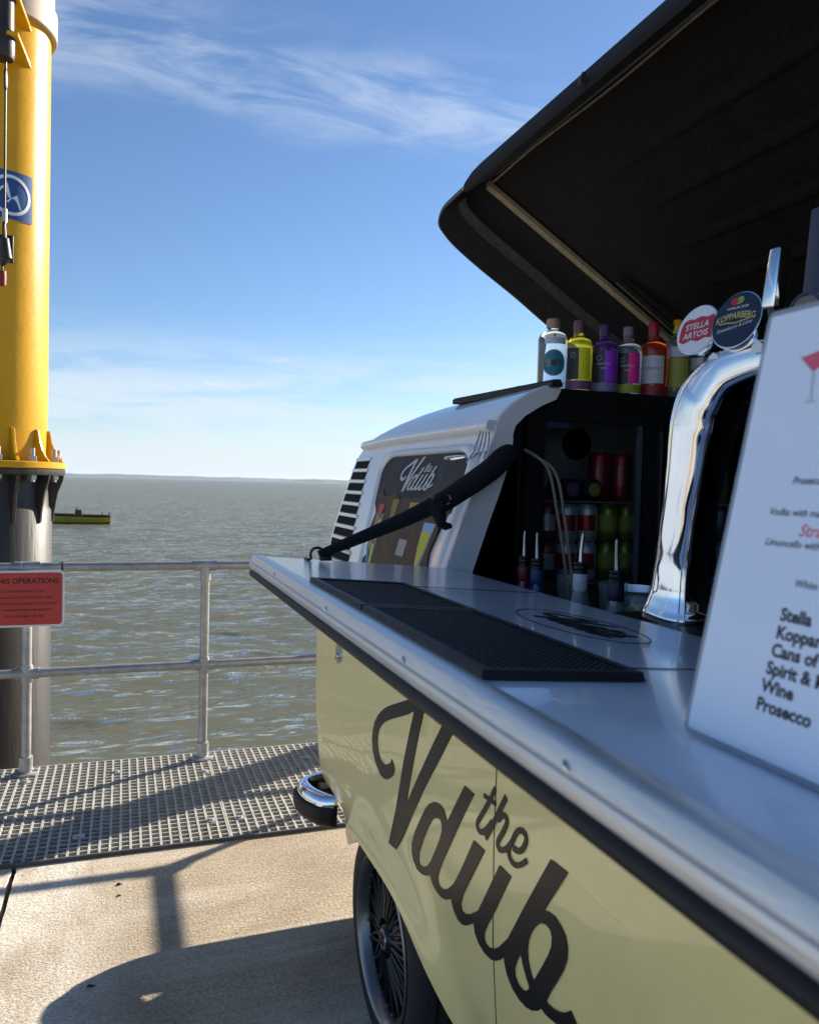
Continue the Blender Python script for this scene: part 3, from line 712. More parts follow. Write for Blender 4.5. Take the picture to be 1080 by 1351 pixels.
LET_D = [(1.544, 0.9558), (1.4951, 0.9559), (1.5768, 0.8486), (1.663, 0.7336), (1.6916, 0.6884), (1.694, 0.6745), (1.6832, 0.6669), (1.6585, 0.6713), (1.6273, 0.6889), (1.5941, 0.7169), (1.6142, 0.6717), (1.641, 0.6556), (1.6691, 0.6454), (1.6986, 0.6433), (1.7252, 0.6496), (1.7395, 0.6638), (1.7415, 0.6655), (1.7614, 0.654), (1.7885, 0.6437), (1.8217, 0.6414), (1.849, 0.651), (1.8633, 0.6687), (1.8648, 0.6889), (1.843, 0.7294), (1.8077, 0.7748), (1.7733, 0.8154), (1.7477, 0.837), (1.7139, 0.8545), (1.6805, 0.8618), (1.6596, 0.859), (1.6466, 0.8471), (1.6364, 0.8389), (1.5949, 0.8908)]
LET_DH = [(1.7045, 0.8203), (1.7278, 0.806), (1.7525, 0.7794), (1.7858, 0.7337), (1.8111, 0.6922), (1.8161, 0.6696), (1.8086, 0.6595), (1.7854, 0.6646), (1.7587, 0.6794), (1.7336, 0.7042), (1.7058, 0.7428), (1.6826, 0.7754), (1.668, 0.8038), (1.6673, 0.8167), (1.6763, 0.8271)]
LET_U = [(1.4905, 0.8598), (1.4379, 0.8614), (1.5127, 0.7597), (1.5453, 0.7142), (1.5566, 0.6876), (1.55, 0.6776), (1.5285, 0.6815), (1.5014, 0.6972), (1.4657, 0.7226), (1.4388, 0.7609), (1.3686, 0.8638), (1.3211, 0.864), (1.3832, 0.7689), (1.417, 0.721), (1.4343, 0.6949), (1.4379, 0.6818), (1.4315, 0.6728), (1.4138, 0.6739), (1.3897, 0.6854), (1.3668, 0.7025), (1.3288, 0.7411), (1.3446, 0.6947), (1.364, 0.6779), (1.384, 0.6637), (1.408, 0.6525), (1.4395, 0.6481), (1.4663, 0.6527), (1.484, 0.6642), (1.4888, 0.6846), (1.5099, 0.6686), (1.5338, 0.6536), (1.5551, 0.6451), (1.5775, 0.6436), (1.5972, 0.6514), (1.6099, 0.6662), (1.6121, 0.6743), (1.5941, 0.7169), (1.5562, 0.7653), (1.5169, 0.8216)]
LET_B = [(1.1769, 0.9635), (1.1222, 0.9665), (1.152, 0.9235), (1.194, 0.8657), (1.178, 0.8716), (1.1578, 0.8741), (1.1376, 0.8687), (1.1219, 0.859), (1.1153, 0.8423), (1.1163, 0.8236), (1.1267, 0.7992), (1.1466, 0.7677), (1.1673, 0.7374), (1.1832, 0.7096), (1.1748, 0.7102), (1.1567, 0.7135), (1.135, 0.7224), (1.1183, 0.7325), (1.1031, 0.7458), (1.085, 0.7349), (1.0725, 0.728), (1.1041, 0.7079), (1.1249, 0.7007), (1.1465, 0.6942), (1.1688, 0.688), (1.1873, 0.6854), (1.1993, 0.6868), (1.2153, 0.6721), (1.2344, 0.6597), (1.2594, 0.6499), (1.2858, 0.6471), (1.3135, 0.6516), (1.3342, 0.6652), (1.344, 0.6831), (1.3447, 0.6946), (1.3289, 0.7409), (1.3151, 0.761), (1.2709, 0.8268), (1.2246, 0.8935)]
LET_BH1 = [(1.1994, 0.84), (1.1856, 0.8446), (1.1717, 0.8432), (1.1657, 0.8348), (1.1669, 0.8177), (1.1757, 0.7985), (1.197, 0.7646), (1.2282, 0.718), (1.2388, 0.7276), (1.249, 0.7439), (1.252, 0.7595), (1.2497, 0.7783), (1.2408, 0.7981), (1.227, 0.8167), (1.2133, 0.8307)]
LET_BH2 = [(1.2759, 0.7421), (1.293, 0.7169), (1.3016, 0.6977), (1.3001, 0.6831), (1.2876, 0.6753), (1.269, 0.6766), (1.2564, 0.6825), (1.2443, 0.6945), (1.2436, 0.6998), (1.2555, 0.71), (1.2668, 0.7234), (1.2738, 0.7344)]
LET_THE = [([(1.3993, 1.0034), (1.4189, 0.9746), (1.446, 0.9399), (1.4707, 0.9102), (1.4761, 0.8981), (1.4702, 0.8915), (1.456, 0.8921), (1.4397, 0.9012), (1.424, 0.9151), (1.4088, 0.9326)], 0.0124), ([(1.4489, 0.9711), (1.3932, 0.9748)], 0.009), ([(1.3513, 1.0046), (1.3698, 0.9781), (1.3951, 0.9414), (1.4344, 0.8897)], 0.0132), ([(1.3798, 0.9477), (1.3686, 0.9608), (1.3572, 0.967), (1.347, 0.9658), (1.3442, 0.9585), (1.3537, 0.94), (1.3725, 0.915), (1.3793, 0.9027), (1.3753, 0.8958), (1.3644, 0.8961), (1.348, 0.9042), (1.3293, 0.9209), (1.3173, 0.9359), (1.3086, 0.9501), (1.2938, 0.9643), (1.2787, 0.9681), (1.2684, 0.9645), (1.2672, 0.9548), (1.2753, 0.9396), (1.2884, 0.9279), (1.3021, 0.9232), (1.3148, 0.9228)], 0.0113), ([(1.3129, 0.9423), (1.3275, 0.9194), (1.3323, 0.9067), (1.3261, 0.8973), (1.3129, 0.8936), (1.2973, 0.8969), (1.2808, 0.9063), (1.2612, 0.9227)], 0.0102)]
# ---- lettering: coordinates are (distance along the van, height) on the flank
def script_logo(fn, material, parent, t0, t1, name):
    for nm, o_, hs, lift in ((name, LET_V, [], 0), (name, LET_D, [LET_DH], .0003), (name, LET_U, [], .0006), (name, LET_B, [LET_BH1, LET_BH2], .0009)):
        MB().prism(o_, hs, lambda a, b, h: fn(a, b, h+lift*(t1-t0)/.0012), t0, t1).build(nm, material, parent, smooth=0)
    mb = MB()
    for i, (pts, w) in enumerate(LET_THE):
        strokeband(mb, smoothpath(pts, 4), w, lambda a, b, h: fn(a, b, h+(.0003*i)*(t1-t0)/.0012), t0, t1)
    mb.build(name, material, parent, smooth=0)
script_logo(lambda a, b, h: surf(a, b, h), 'black_vinyl', body, .0006, .0018, 'side_lettering')
LY, LZ = 1.66, .80                           # middle of the lettering
def placed(fn, s):
    return lambda a, b, h: fn((LY-a)*s, (b-LZ)*s, h)
# small version chalked on the board, torn brown panel and drink drawings
cbp = lambda a, b, h: wsurf(a, b, .005+h)
cloc = lambda ca, cb_, s: (lambda a, b, h: cbp(ca-a*s, cb_+b*s*1.35, h))
script_logo(lambda a, b, h: cloc(.50, .825, .36)((LY-a), (b-LZ), h), 'chalk', chalk, .0010, .0022, 'chalk_lettering')
kp = [(.93, .66), (.90, .70), (.86, .655), (.78, .66), (.70, .685), (.63, .64), (.55, .655), (.45, .66), (.36, .66), (.27, .70), (.17, .685), (.12, .60), (.105, .48), (.13, .36), (.10, .25), (.13, .15), (.12, .02), (.22, .06), (.30, .03), (.36, .075), (.46, .07), (.54, .12), (.62, .10), (.72, .13), (.80, .15), (.93, .19), (.90, .30), (.955, .42), (.92, .53)]
kraft = MB().prism([(a-.02, b+.045) for a, b in kp], [], lambda a, b, h: cbp(a, b, h), .0005, .0035).build('torn_panel', 'kraft', chalk, smooth=0)
def art(name, pts, col, lift, par=kraft):
    m_ = cmat('art_%02d_%02d_%02d' % tuple(int(c*99) for c in col), col, .7)
    MB().prism([(a-.03, b+.045) for a, b in pts], [], cbp, .0040+lift, .0052+lift).build(name, m_, par, smooth=0)
art('drawn_flute', [(.27, .52), (.15, .52), (.17, .36), (.20, .25), (.215, .16), (.15, .10), (.31, .10), (.235, .16), (.24, .25), (.265, .38)], (.30, .42, .62), 0)
art('drawn_flute', [(.262, .47), (.160, .47), (.178, .36), (.205, .28), (.235, .28), (.257, .38)], (.55, .50, .06), .0014)
art('drawn_glass', [(.90, .54), (.79, .54), (.80, .30), (.83, .17), (.90, .17), (.93, .30)], (.12, .22, .12), 0)
for i, (pp, c) in enumerate((([(.885, .60), (.81, .60), (.82, .53), (.88, .53)], (.50, .08, .06)), ([(.88, .52), (.845, .52), (.86, .30), (.90, .30)], (.50, .20, .14)), ([(.84, .50), (.80, .50), (.81, .36), (.845, .36)], (.60, .45, .10)), ([(.85, .33), (.815, .33), (.835, .19), (.865, .19)], (.50, .50, .12)), ([(.905, .28), (.87, .28), (.875, .19), (.90, .19)], (.10, .25, .40)))):
    art('drawn_glass', pp, c, .0014+.0003*i)
art('drawn_glass', [(.72, .64), (.64, .64), (.66, .48), (.70, .48)], (.24, .20, .05), 0)
art('drawn_glass', [(.50, .63), (.36, .63), (.40, .50), (.47, .50)], (.40, .30, .05), 0)
art('drawn_glass', [(.50, .40), (.40, .40), (.40, .30), (.50, .30)], (.34, .32, .30), 0)
textmesh('Prosecco', .058, lambda a, b, c: cbp(.965-a*1.1/.62, .075+b/.462+.04*a, .0012+c), 'chalk', chalk, name='chalk_lettering', bold=.01, shear=.2)
MB().prism([(.69, .10), (.675, .10), (.69, .01), (.705, .01)], [], cbp, .001, .002).build('chalk_line', 'chalk', chalk, smooth=0)
# small cleat and loops of wire by the gutter
cl_ = MB(); 
for k in range(4): cl_.tube(smoothpath([(.79+.012*k, 1.80, 1.655+.010*k), (.80+.012*k, 1.785, 1.685), (.815+.01*k, 1.79, 1.715), (.825+.008*k, 1.80, 1.735), (.818+.01*k, 1.80, 1.70), (.80+.012*k, 1.80, 1.668)], 4), .0016, 6)
cl_.build('wire_loop', 'steel', van)
MB().tube([(.775, 1.90, 1.668), (.782, 1.86, 1.668), (.80, 1.83, 1.672)], [.005, .007, .004], 8).build('cleat', 'chrome', van)
# chrome latch plate on the flank
mb = MB(); mb.prism([(2.616+.034*math.cos(t), 1.016+.034*math.sin(t)) for t in np.linspace(0, 6.2, 18)], [], lambda a, b, h: surf(a, b, h), .0005, .006); mb.build('latch_plate', 'steel', body, smooth=40)
MB().prism([(2.612+.010*math.cos(t), 1.008+.013*math.sin(t)) for t in np.linspace(0, 6.2, 14)], [], lambda a, b, h: surf(a, b, h), .0062, .014).build('latch_button', 'chrome', body, smooth=40)
# ---- rear bumper with rubber end cap
def bump_path(off):
    return [(VC-.800, 2.83), (VC-.842, 2.885), (VC-.868, 2.95), (VC-.872, 3.02), (VC-.845, 3.055), (VC-.78, 3.075), (VC-.66, 3.085), (VC, 3.098), (VC+.66, 3.085), (VC+.78, 3.075), (VC+.845, 3.055), (VC+.872, 3.02), (VC+.868, 2.95), (VC+.842, 2.885), (VC+.80, 2.83)]
pth = smoothpath([(x, y, 0) for x, y in bump_path(.022)], 5)
def sweep(pth, sec, name, mt, par):
    mb = MB(); loops = []
    for i, p in enumerate(pth):
        t = (pth[min(i+1, len(pth)-1)]-pth[max(i-1, 0)]).normalized(); n = Vector((-t.y, t.x, 0))
        sc = .55+.45*min(1, i/4, (len(pth)-1-i)/4)
        loops.append([(p.x+n.x*a*sc, p.y+n.y*a*sc, b) for a, b in sec])
    mb.loft(loops); return mb.build(name, mt, par, smooth=60)
bz = .385
bsec = [(0, bz+.048), (.014, bz+.052), (.030, bz+.042), (.040, bz+.022), (.041, bz-.010), (.034, bz-.026), (0, bz-.030)]
bsec_r = [(.0, bz-.031), (.038, bz-.027), (.042, bz+.010), (.054, bz+.006), (.055, bz-.030), (.048, bz-.052), (.032, bz-.066), (.0, bz-.066)]
MB().box(.735, 2.385, 2.985, 3.075, .352, .405).build('light_gap_plate', 'matte_black', van, bevel=.004)  # plate added to stop light leaking between bumper and body
bmp = sweep(pth, bsec, 'rear_bumper', 'chrome', van)
sweep(pth, bsec_r, 'bumper_rubber', 'rubber', bmp)
# tail light, tailgate glass, front end (seen only from other places)
MB().grid(lambda u, v: (VC-.62+1.24*u, 3.098+.018*math.sin(math.pi*u)-.10*max(0, v-.5), 1.28+.38*v), 12, 6).build('rear_window', 'black', van, smooth=60)
for sx_ in (-1, 1):
    MB().prism(rrect(VC+sx_*.70-.045, VC+sx_*.70+.045, .82, 1.10, .03), [], lambda a, b, h: (a, 3.082+h, b), 0, .03).build('tail_light', 'red_tape', van, bevel=.004)
    MB().lathe((VC+sx_*.58, -1.405, .92), [(0, 0)], 3)
    hl = MB(); hl.tube([(VC+sx_*.58, -1.37, .92), (VC+sx_*.58, -1.44, .92), (VC+sx_*.58, -1.455, .92)], [.11, .105, .08], 24); hl.build('headlight', 'chrome', van)
MB().grid(lambda u, v: (VC-.60+1.2*u, -1.345-.055*math.sin(math.pi*u)+.20*v-.012, 1.27+.36*v), 14, 8).build('windscreen', 'black', van, smooth=60)
for sd in (-1, 1):
    MB().grid(lambda u, v: (VC+sd*(lerp_table(XW, 1.27+.38*v)+.006), -1.02+.32*u+.0*v, 1.27+.38*v), 8, 8).build('cab_window', 'black', van, smooth=60)
MB().tube(smoothpath([(VC-.86, -1.2, .42), (VC-.84, -1.38, .42), (VC-.6, -1.47, .42), (VC, -1.50, .42), (VC+.6, -1.47, .42), (VC+.84, -1.38, .42), (VC+.86, -1.2, .42)], 4), .055, 12).build('front_bumper', 'chrome', van)

# ---- wheels
def wheel(side, yc, zc=.318):
    xo = VC+side*.872; s = -side                          # s points into the van
    w_ = MB().lathe((xo, yc, zc), [(.222, s*.012), (.232, s*.004), (.252, 0), (.285, s*.004), (.306, s*.018), (.314, s*.032), (.3145, s*.050), (.308, s*.052), (.308, s*.058), (.3145, s*.060), (.3150, s*.085), (.308, s*.087), (.308, s*.093), (.315, s*.095), (.3148, s*.125), (.3146, s*.150), (.308, s*.152), (.308, s*.158), (.314, s*.160), (.306, s*.182), (.285, s*.196), (.24, s*.20), (.222, s*.19)], 72, 'x').build('wheel', 'tyre', van, smooth=45)
    MB().lathe((xo, yc, zc), [(.2235, s*.012), (.228, s*.002), (.222, -s*.002), (.214, s*.002), (.207, s*.012), (.203, s*.034)], 72, 'x').build('rim', P['rimlip'], w_, smooth=40)
    MB().lathe((xo, yc, zc), [(.203, s*.0345), (.196, s*.075), (.150, s*.082), (.05, s*.085), (.0, s*.085)], 72, 'x').build('rim_barrel', 'matte_black', w_, smooth=40)
    sp = MB()
    for k in range(20):
        a = 2*math.pi*k/20
        for da in (-.16, .16):
            pts = []
            for q in np.linspace(0, 1, 5):
                r_ = .052+.150*q; aa = a+da*q*1.0
                pts.append((xo+s*(.022+.016*q), yc+r_*math.cos(aa), zc+r_*math.sin(aa)))
            sp.tube(pts, [.0052, .0042, .0038, .0038, .0046], 5)
    sp.build('spokes', 'black', w_, smooth=60)
    for k in range(24):
        a = 2*math.pi*k/24; p = (xo+s*.036, yc+.199*math.cos(a), zc+.196*math.sin(a))
        MB().cyl(p, (p[0]-s*.010, p[1], p[2]), .0042, n=6).build('rim_bolt', 'steel', w_, smooth=0)
    hub = MB().lathe((xo, yc, zc), [(0, s*.012), (.030, s*.012), (.036, s*.018), (.040, s*.032), (.060, s*.045), (.062, s*.084)], 32, 'x').build('hub', 'black', w_)
    MB().lathe((xo, yc, zc), [(0, s*.0095), (.026, s*.0098), (.027, s*.0125)], 24, 'x').build('centre_cap', 'steel', hub)
    for dz in (-.009, .009): MB().prism(rrect(-.015, .015, dz-.0055, dz+.0055, .003, 3), [(list(reversed(rrect(-.009, .009, dz-.002, dz+.002, .001, 2))))], lambda a, b, h: (xo+s*.0092-s*h, yc+a, zc+b), 0, .002).build('cap_mark', 'black', hub, smooth=0)
    return w_
P['rimlip'] = mat('polished_lip', (.22, .22, .23), .32, .9, var=.2, scale=20)
for yc in ARCH: wheel(-1, yc)
for yc in ARCH: wheel(1, yc)
# brake backing so the wells are not empty
for yc in ARCH: MB().lathe((1.0, yc, .318), [(0, 0), (.14, 0), (.14, .05), (0, .06)], 24, 'x').build('brake_drum', 'rust', van)

# ---- raised roof hatch
US = lambda x: 2.51-.6*(x-1.015)             # underside plane
hat = MB(); HY0, HY1 = -.62, 2.20
def hz(x): return US(x)
hatch = MB().grid(lambda u, v: (1.015+1.135*u, HY0+(HY1-HY0)*v, hz(1.015+1.135*u)-.0), 30, 40).build('hatch_lining', 'lining', van, smooth=60)
for xr in (1.165, 1.285, 1.415, 1.545, 1.68, 1.82, 1.96):
    mb = MB(); loops = []
    for i, y in enumerate(np.linspace(HY0+.02, 1.88, 24)):
        h = .012*min(1, (1.88-y)/.08+.05)
        loops.append([(xr+d, y, hz(xr+d)+.002-h*math.exp(-(d/.014)**2)*1.0) for d in np.linspace(-.034, .034, 9)])
    mb.loft(loops, False, False); mb.build('lining_rib', 'lining', hatch, smooth=80)
# outer skin
def skin(u, v):
    x = .955+1.215*u; y = HY0-.05+(2.36-HY0+.05)*v
    return (x+.012, y, hz(x)+.035+.02*math.sin(math.pi*u)-.05*sstep(.97, 1, v)-.07*sstep(.06, 0, u))
MB().grid(skin, 30, 40).build('hatch_skin', 'white_paint', hatch, smooth=60)
# near edge roll, rounded rear corner, rear skirt
edge = [(1.010, 2.513), (.985, 2.500), (.962, 2.482), (.944, 2.470), (.934, 2.466), (.930, 2.474), (.934, 2.492), (.958, 2.530), (.985, 2.560)]
mb = MB(); loops = []
for y in np.linspace(HY0, 2.20, 30): loops.append([(x, y, z) for x, z in edge])
mb.loft(loops, False, False); mb.build('hatch_edge', 'foam', hatch, smooth=60)
rim = [Vector(p) for p in ((.932, 2.20, 2.470), (.926, 2.27, 2.462), (.917, 2.325, 2.446), (.918, 2.352, 2.418), (.945, 2.368, 2.392), (.99, 2.374, 2.356), (1.08, 2.374, 2.296), (1.20, 2.372, 2.222), (1.32, 2.37, 2.142), (1.46, 2.37, 2.058), (1.62, 2.37, 1.976), (1.80, 2.37, 1.916), (2.0, 2.37, 1.87), (2.17, 2.37, 1.845))]
trl = [Vector((x, 2.20, hz(x))) for x in (1.014, 1.016, 1.02, 1.03, 1.05, 1.09, 1.17, 1.28, 1.39, 1.51, 1.66, 1.82, 2.0, 2.15)]
rimS, trlS = smoothpath(rim, 5), smoothpath(trl, 5)
mb = MB(); loops = []
for a, b in zip(rimS, trlS):
    loops.append([a, a.lerp(b, .12)+Vector((0, 0, .010)), a.lerp(b, .35)+Vector((0, 0, .02)), a.lerp(b, .65)+Vector((0, 0, .018)), b])
mb.loft(loops, False, False); mb.build('rear_skirt', 'foam', hatch, smooth=60)
mb = MB(); loops = []
for a, b in zip(rimS, trlS):
    q = Vector((.0, .02, .05)); loops.append([a, a+Vector((-.002, .008, .002)), a+Vector((.004, .014, .018)), b+Vector((0, .14, .035))])
mb.loft(loops, False, False); mb.build('skirt_skin', 'black', hatch, smooth=60)
# grey foam band and worn trim along the inside
mb = MB(); loops = []
for a, b in list(zip(rimS, trlS))[12:]:
    loops.append([a.lerp(b, .34)+Vector((0, -.012, .004)), a.lerp(b, .34)+Vector((0, -.020, -.006)), a.lerp(b, .47)+Vector((0, -.020, -.002)), a.lerp(b, .47)+Vector((0, -.010, .012))])
mb.loft(loops); mb.build('foam_strip', 'greyfoam', hatch, smooth=40)
mb = MB(); loops = []
for x in np.linspace(1.012, 2.1, 40): loops.append([(x, 2.188, hz(x)-.004), (x, 2.214, hz(x)-.006), (x, 2.214, hz(x)-.020), (x, 2.190, hz(x)-.018)])
mb.loft(loops); mb.build('trim_strip', 'trim', hatch, smooth=30)
mb = MB(); mb.tube([(1.018+.004*math.sin(y*9), y, hz(1.018)-.003) for y in np.linspace(HY0, 2.19, 60)], .0030, 6); mb.build('trim_cord', 'trim', hatch)
mb = MB(); mb.box(.915, .935, 1.528, 1.544, 2.474, 2.490); mb.cyl((.922, 1.536, 2.486), (.926, 1.536, 2.500), .005, n=10); mb.build('hatch_catch', 'rust', hatch)
# prop rod and hinge side
MB().cyl((2.12, 2.10, 1.80), (1.42, 2.12, 2.245), .011, n=12).build('prop_rod', 'rust', hatch)
MB().box(2.13, 2.19, FCUT, RCUT, 1.745, 1.84).build('hinge_rail', 'matte_black', van, smooth=0)

# ---- inside: dark lined shell
mb = MB(); mb.box(.86, 2.28, -.55, 2.6, .70, .72); mb.box(2.235, 2.26, -.6, 2.9, .72, 1.74); mb.box(.95, 2.2, 2.62, 2.64, .72, 1.72); mb.box(.93, 2.25, -.64, -.62, .72, 1.70)
mb.box(.815, .825, -.6, 1.80, .40, 1.36)
mb.build('interior_panel', 'matte_black', van, smooth=0)
mb = MB(); loops = []
for z in np.linspace(1.0, 1.82, 16):
    x = VC-lerp_table(XW, z)+.078-(.02*sstep(1.7, 1.82, z)); loops.append([(x, 1.85, z), (x, 2.6, z), (x+.012, 2.6, z), (x+.012, 1.85, z)])
mb.loft(loops); mb.build('interior_panel', 'matte_black', van, smooth=40)

# ================================================================ COUNTER FLAP
FZ = lambda x: 1.429-.0712*(x-.2725)
flap = MB(); 
fl = MB()
x0, x1 = .286, .772
fl.hexa([(x0, -.60, FZ(x0)-.03), (x1, -.60, FZ(x1)-.03), (x1, 1.818, FZ(x1)-.03), (x0, 1.818, FZ(x0)-.03), (x0, -.60, FZ(x0)), (x1, -.60, FZ(x1)), (x1, 1.818, FZ(x1)), (x0, 1.818, FZ(x0))])
flap = fl.build('counter_flap', 'counter', van, bevel=.002)
sec = [(.300, .0002), (.2985, .0010), (.2800, .0010), (.2772, -.0001), (.2756, -.0022), (.2718, -.0122), (.2735, -.0133), (.2735, -.0147), (.2700, -.0160), (.2688, -.0205), (.2715, -.0216), (.2722, -.0300), (.2960, -.0310), (.300, -.02)]
mb = MB(); mb.loft([[(x, y, 1.429+dz) for x, dz in sec] for y in (-.605, 1.822)]); edge_o = mb.build('counter_edge', 'alu', flap, smooth=30)
secr = [(.2680, -.0300), (.2620, -.0315), (.2595, -.0360), (.2615, -.0430), (.2680, -.0465), (.31, -.0465), (.31, -.0335)]
mb = MB(); mb.loft([[(x+.006, y, 1.429+dz) for x, dz in secr] for y in (-.605, 1.800)]); mb.build('rubber_seal', 'rubber', flap, smooth=50)
for y in (1.52, 1.10, .765, .445):
    MB().tube([(.2728, y+.004, 1.4225), (.2708, y, 1.4195), (.2722, y-.004, 1.4165)], [.0008, .0013, .0008], 6).build('edge_clip', 'chrome', edge_o)
# brackets under the flap
for y in (1.6, .6, -.3):
    mb = MB(); mb.prism([(.50, 1.378), (.71, 1.365), (.71, 1.18), (.695, 1.18)], [], lambda a, b, h: (a, y+h, b), 0, .012); mb.build('flap_bracket', 'matte_black', flap, smooth=0)
# thin black line and oval script mark on the top
ct = lambda a, b, h: (a, b, FZ(a)+h)
line = MB()
for (a0, a1, b0, b1) in ((.486, .757, .6985, .7010), (.483, .4855, .715, 1.36), (.486, .757, 1.362, 1.3645)):
    line.prism([(a0, b0), (a1, b0), (a1, b1), (a0, b1)], [], ct, .0004, .0010)
strokeband(line, [(.4842, .716), (.4850, .708), (.4885, .7015), (.496, .6998)], .0025, ct, .0011, .0016)
line.build('panel_line', 'black_vinyl', flap, smooth=0)
ov = [(.614+.068*math.cos(t), .985+.140*math.sin(t)) for t in np.linspace(0, 2*math.pi, 60)]
mb = MB(); strokeband(mb, ov, .0022, ct, .0004, .0010); mb.build('counter_emblem', 'black_vinyl', flap, smooth=0)
script_logo(lambda a, b, h: ct(.612+(b-LZ)*.19, .985-(LY-a)*.185, h), 'black_vinyl', flap, .0005, .0014, 'counter_emblem')

# ================================================================ THINGS ON AND IN THE VAN
# ---- webbing strap holding the flap
st = thing('support_strap', (.42, 1.79, 1.42), 'black padded strap from the counter ring up to the roof pillar', 'strap')
lo = [(.424, 1.79, 1.432), (.48, 1.79, 1.455), (.567, 1.79, 1.490), (.640, 1.79, 1.520), (.702, 1.79, 1.550)]
MB().tube(smoothpath(lo, 3), list(np.linspace(.010, .0215, 13)), 14).build('lower_sleeve', 'fabric', st)
hi = [(.722, 1.785, 1.556), (.765, 1.787, 1.583), (.815, 1.79, 1.615), (.870, 1.80, 1.652), (.93, 1.85, 1.695), (.97, 1.93, 1.72)]
MB().tube(smoothpath(hi, 3), list(np.linspace(.025, .031, 16)), 14).build('upper_sleeve', 'fabric', st)
kn = MB(); kn.tube([(.690, 1.775, 1.555), (.706, 1.770, 1.545), (.712, 1.772, 1.522), (.722, 1.776, 1.498)], [.016, .022, .016, .010], 10); kn.tube([(.712, 1.772, 1.51), (.730, 1.77, 1.500), (.742, 1.77, 1.502)], [.012, .010, .006], 8); kn.tube([(.70, 1.77, 1.565), (.72, 1.772, 1.572), (.735, 1.775, 1.560)], [.012, .016, .012], 10); kn.build('knot', 'fabric', st)
MB().tube([(.722+.013*math.cos(t), 1.762, 1.566+.013*math.sin(t)) for t in np.linspace(0, 5.6, 14)], .0024, 6).build('snap_hook', 'steel', st)
rg = MB(); rg.tube(smoothpath([(.405, 1.79, 1.421), (.404, 1.79, 1.436), (.410, 1.79, 1.446), (.422, 1.79, 1.448), (.432, 1.79, 1.443)], 4), .0032, 8); rg.tube([(.396, 1.775, 1.4215), (.396, 1.805, 1.4215)], .0045, 8); rg.build('counter_ring', 'rust', st)
mb = MB(); mb.box(.425, .452, 1.78, 1.80, 1.4185, 1.430); mb.build('eye_plate', 'rust', st, bevel=.003)
# ---- bar mats
def bar_mat(label, y0, y1, x0, x1, studs):
    o = thing('bar_mat', ((x0+x1)/2, (y0+y1)/2, FZ((x0+x1)/2)), label, 'bar mat', 'rubber bar mats')
    pz = lambda x, h: FZ(x)+.0015+h
    mb = MB(); mb.hexa([(x0, y0, pz(x0, 0)), (x1, y0, pz(x1, 0)), (x1, y1, pz(x1, 0)), (x0, y1, pz(x0, 0)), (x0+.002, y0+.002, pz(x0, .005)), (x1-.002, y0+.002, pz(x1, .005)), (x1-.002, y1-.002, pz(x1, .005)), (x0+.002, y1-.002, pz(x0, .005))]); mb.build('base', 'mat', o, smooth=0)
    mb = MB(); h0, h1, b = .008, .0125, .012
    ox = [(x0+.002, y0+.002), (x1-.002, y0+.002), (x1-.002, y1-.002), (x0+.002, y1-.002)]; ix = [(x0+b, y0+b), (x0+b, y1-b), (x1-b, y1-b), (x1-b, y0+b)]
    mb.prism(ox, [ix], lambda a, c, h: (a, c, pz(a, h)), .0049, .0085); mb.build('border', 'mat', o, smooth=0)
    mb = MB(); step = .0085; n1, n2 = int((x1-x0-2*b)/step), int((y1-y0-2*b)/step)
    for i in range(n1):
        for j in range(n2):
            cx, cy = x0+b+step*(i+.5+(.5 if j % 2 else 0)*.0), y0+b+step*(j+.5)
            r = .0030 if studs else .0024; hh = .0082 if studs else .0068
            mb.add([(cx-r, cy-r, pz(cx, .0051)), (cx+r, cy-r, pz(cx, .0051)), (cx+r, cy+r, pz(cx, .0051)), (cx-r, cy+r, pz(cx, .0051)), (cx-r*.6, cy-r*.6, pz(cx, hh)), (cx+r*.6, cy-r*.6, pz(cx, hh)), (cx+r*.6, cy+r*.6, pz(cx, hh)), (cx-r*.6, cy+r*.6, pz(cx, hh))], [(4, 5, 6, 7), (0, 1, 5, 4), (1, 2, 6, 5), (2, 3, 7, 6), (3, 0, 4, 7)])
    s_ = mb.build('stud', 'mat', o, smooth=0, recalc=False); s_['kind'] = 'stuff'
bar_mat('flatter black rubber bar mat at the sea end of the white counter', 1.022, 1.335, .299, .474, False)
bar_mat('studded black rubber bar mat on the counter beside the oval mark', .636, 1.018, .299, .474, True)
# ---- leaning menu card
mo = Vector((.394, .483, 1.4215)); mv = Vector((.459-.394, 0, 1.734-1.420)).normalized(); mu = Vector((0, -1, 0)); mw, mh = .228, .322
mn = mu.cross(mv)                             # faces the customers
menu = thing('menu_card', mo, 'white laminated menu card leaning upright on the counter with black drinks list', 'menu')
if mn.x > 0: mn = -mn
mxf = lambda a, b, h=0: mo+mu*a+mv*b+mn*h
MB().prism(rrect(0, mw, 0, mh, .006), [], mxf, -.0022, 0).build('laminate', 'laminate', menu, smooth=0)
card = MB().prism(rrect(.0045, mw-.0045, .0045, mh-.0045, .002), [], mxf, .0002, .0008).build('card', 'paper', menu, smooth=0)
T = lambda t, s_, a, b, m_='ink', bold=.0, sh=0: textmesh(t, s_, lambda x, y, z: mxf(a+x, b+y, .0010), m_, card, bold=bold, shear=sh, ext=0)
for t, a, b in (('Stella', .0690, .0960), ('Kopparberg', .0685, .0838), ('Cans of', .0675, .0716), ('Spirit & Mixer', .0663, .0594), ('Wine', .0652, .0472), ('Prosecco', .0640, .0346)):
    T(t, .0120, a, b, bold=.036)
T('Prosecco', .0072, .0560, .1890, bold=.018, sh=.25); T('Vodka with mango', .0072, .0405, .1668, bold=.010, sh=.25)
T('Strawberry', .0115, .0700, .1535, 'pink', bold=.014, sh=.25); T('Limoncello with soda', .0072, .0425, .1453, bold=.010, sh=.25); T('White Rum', .0072, .0750, .1195, bold=.010, sh=.25)
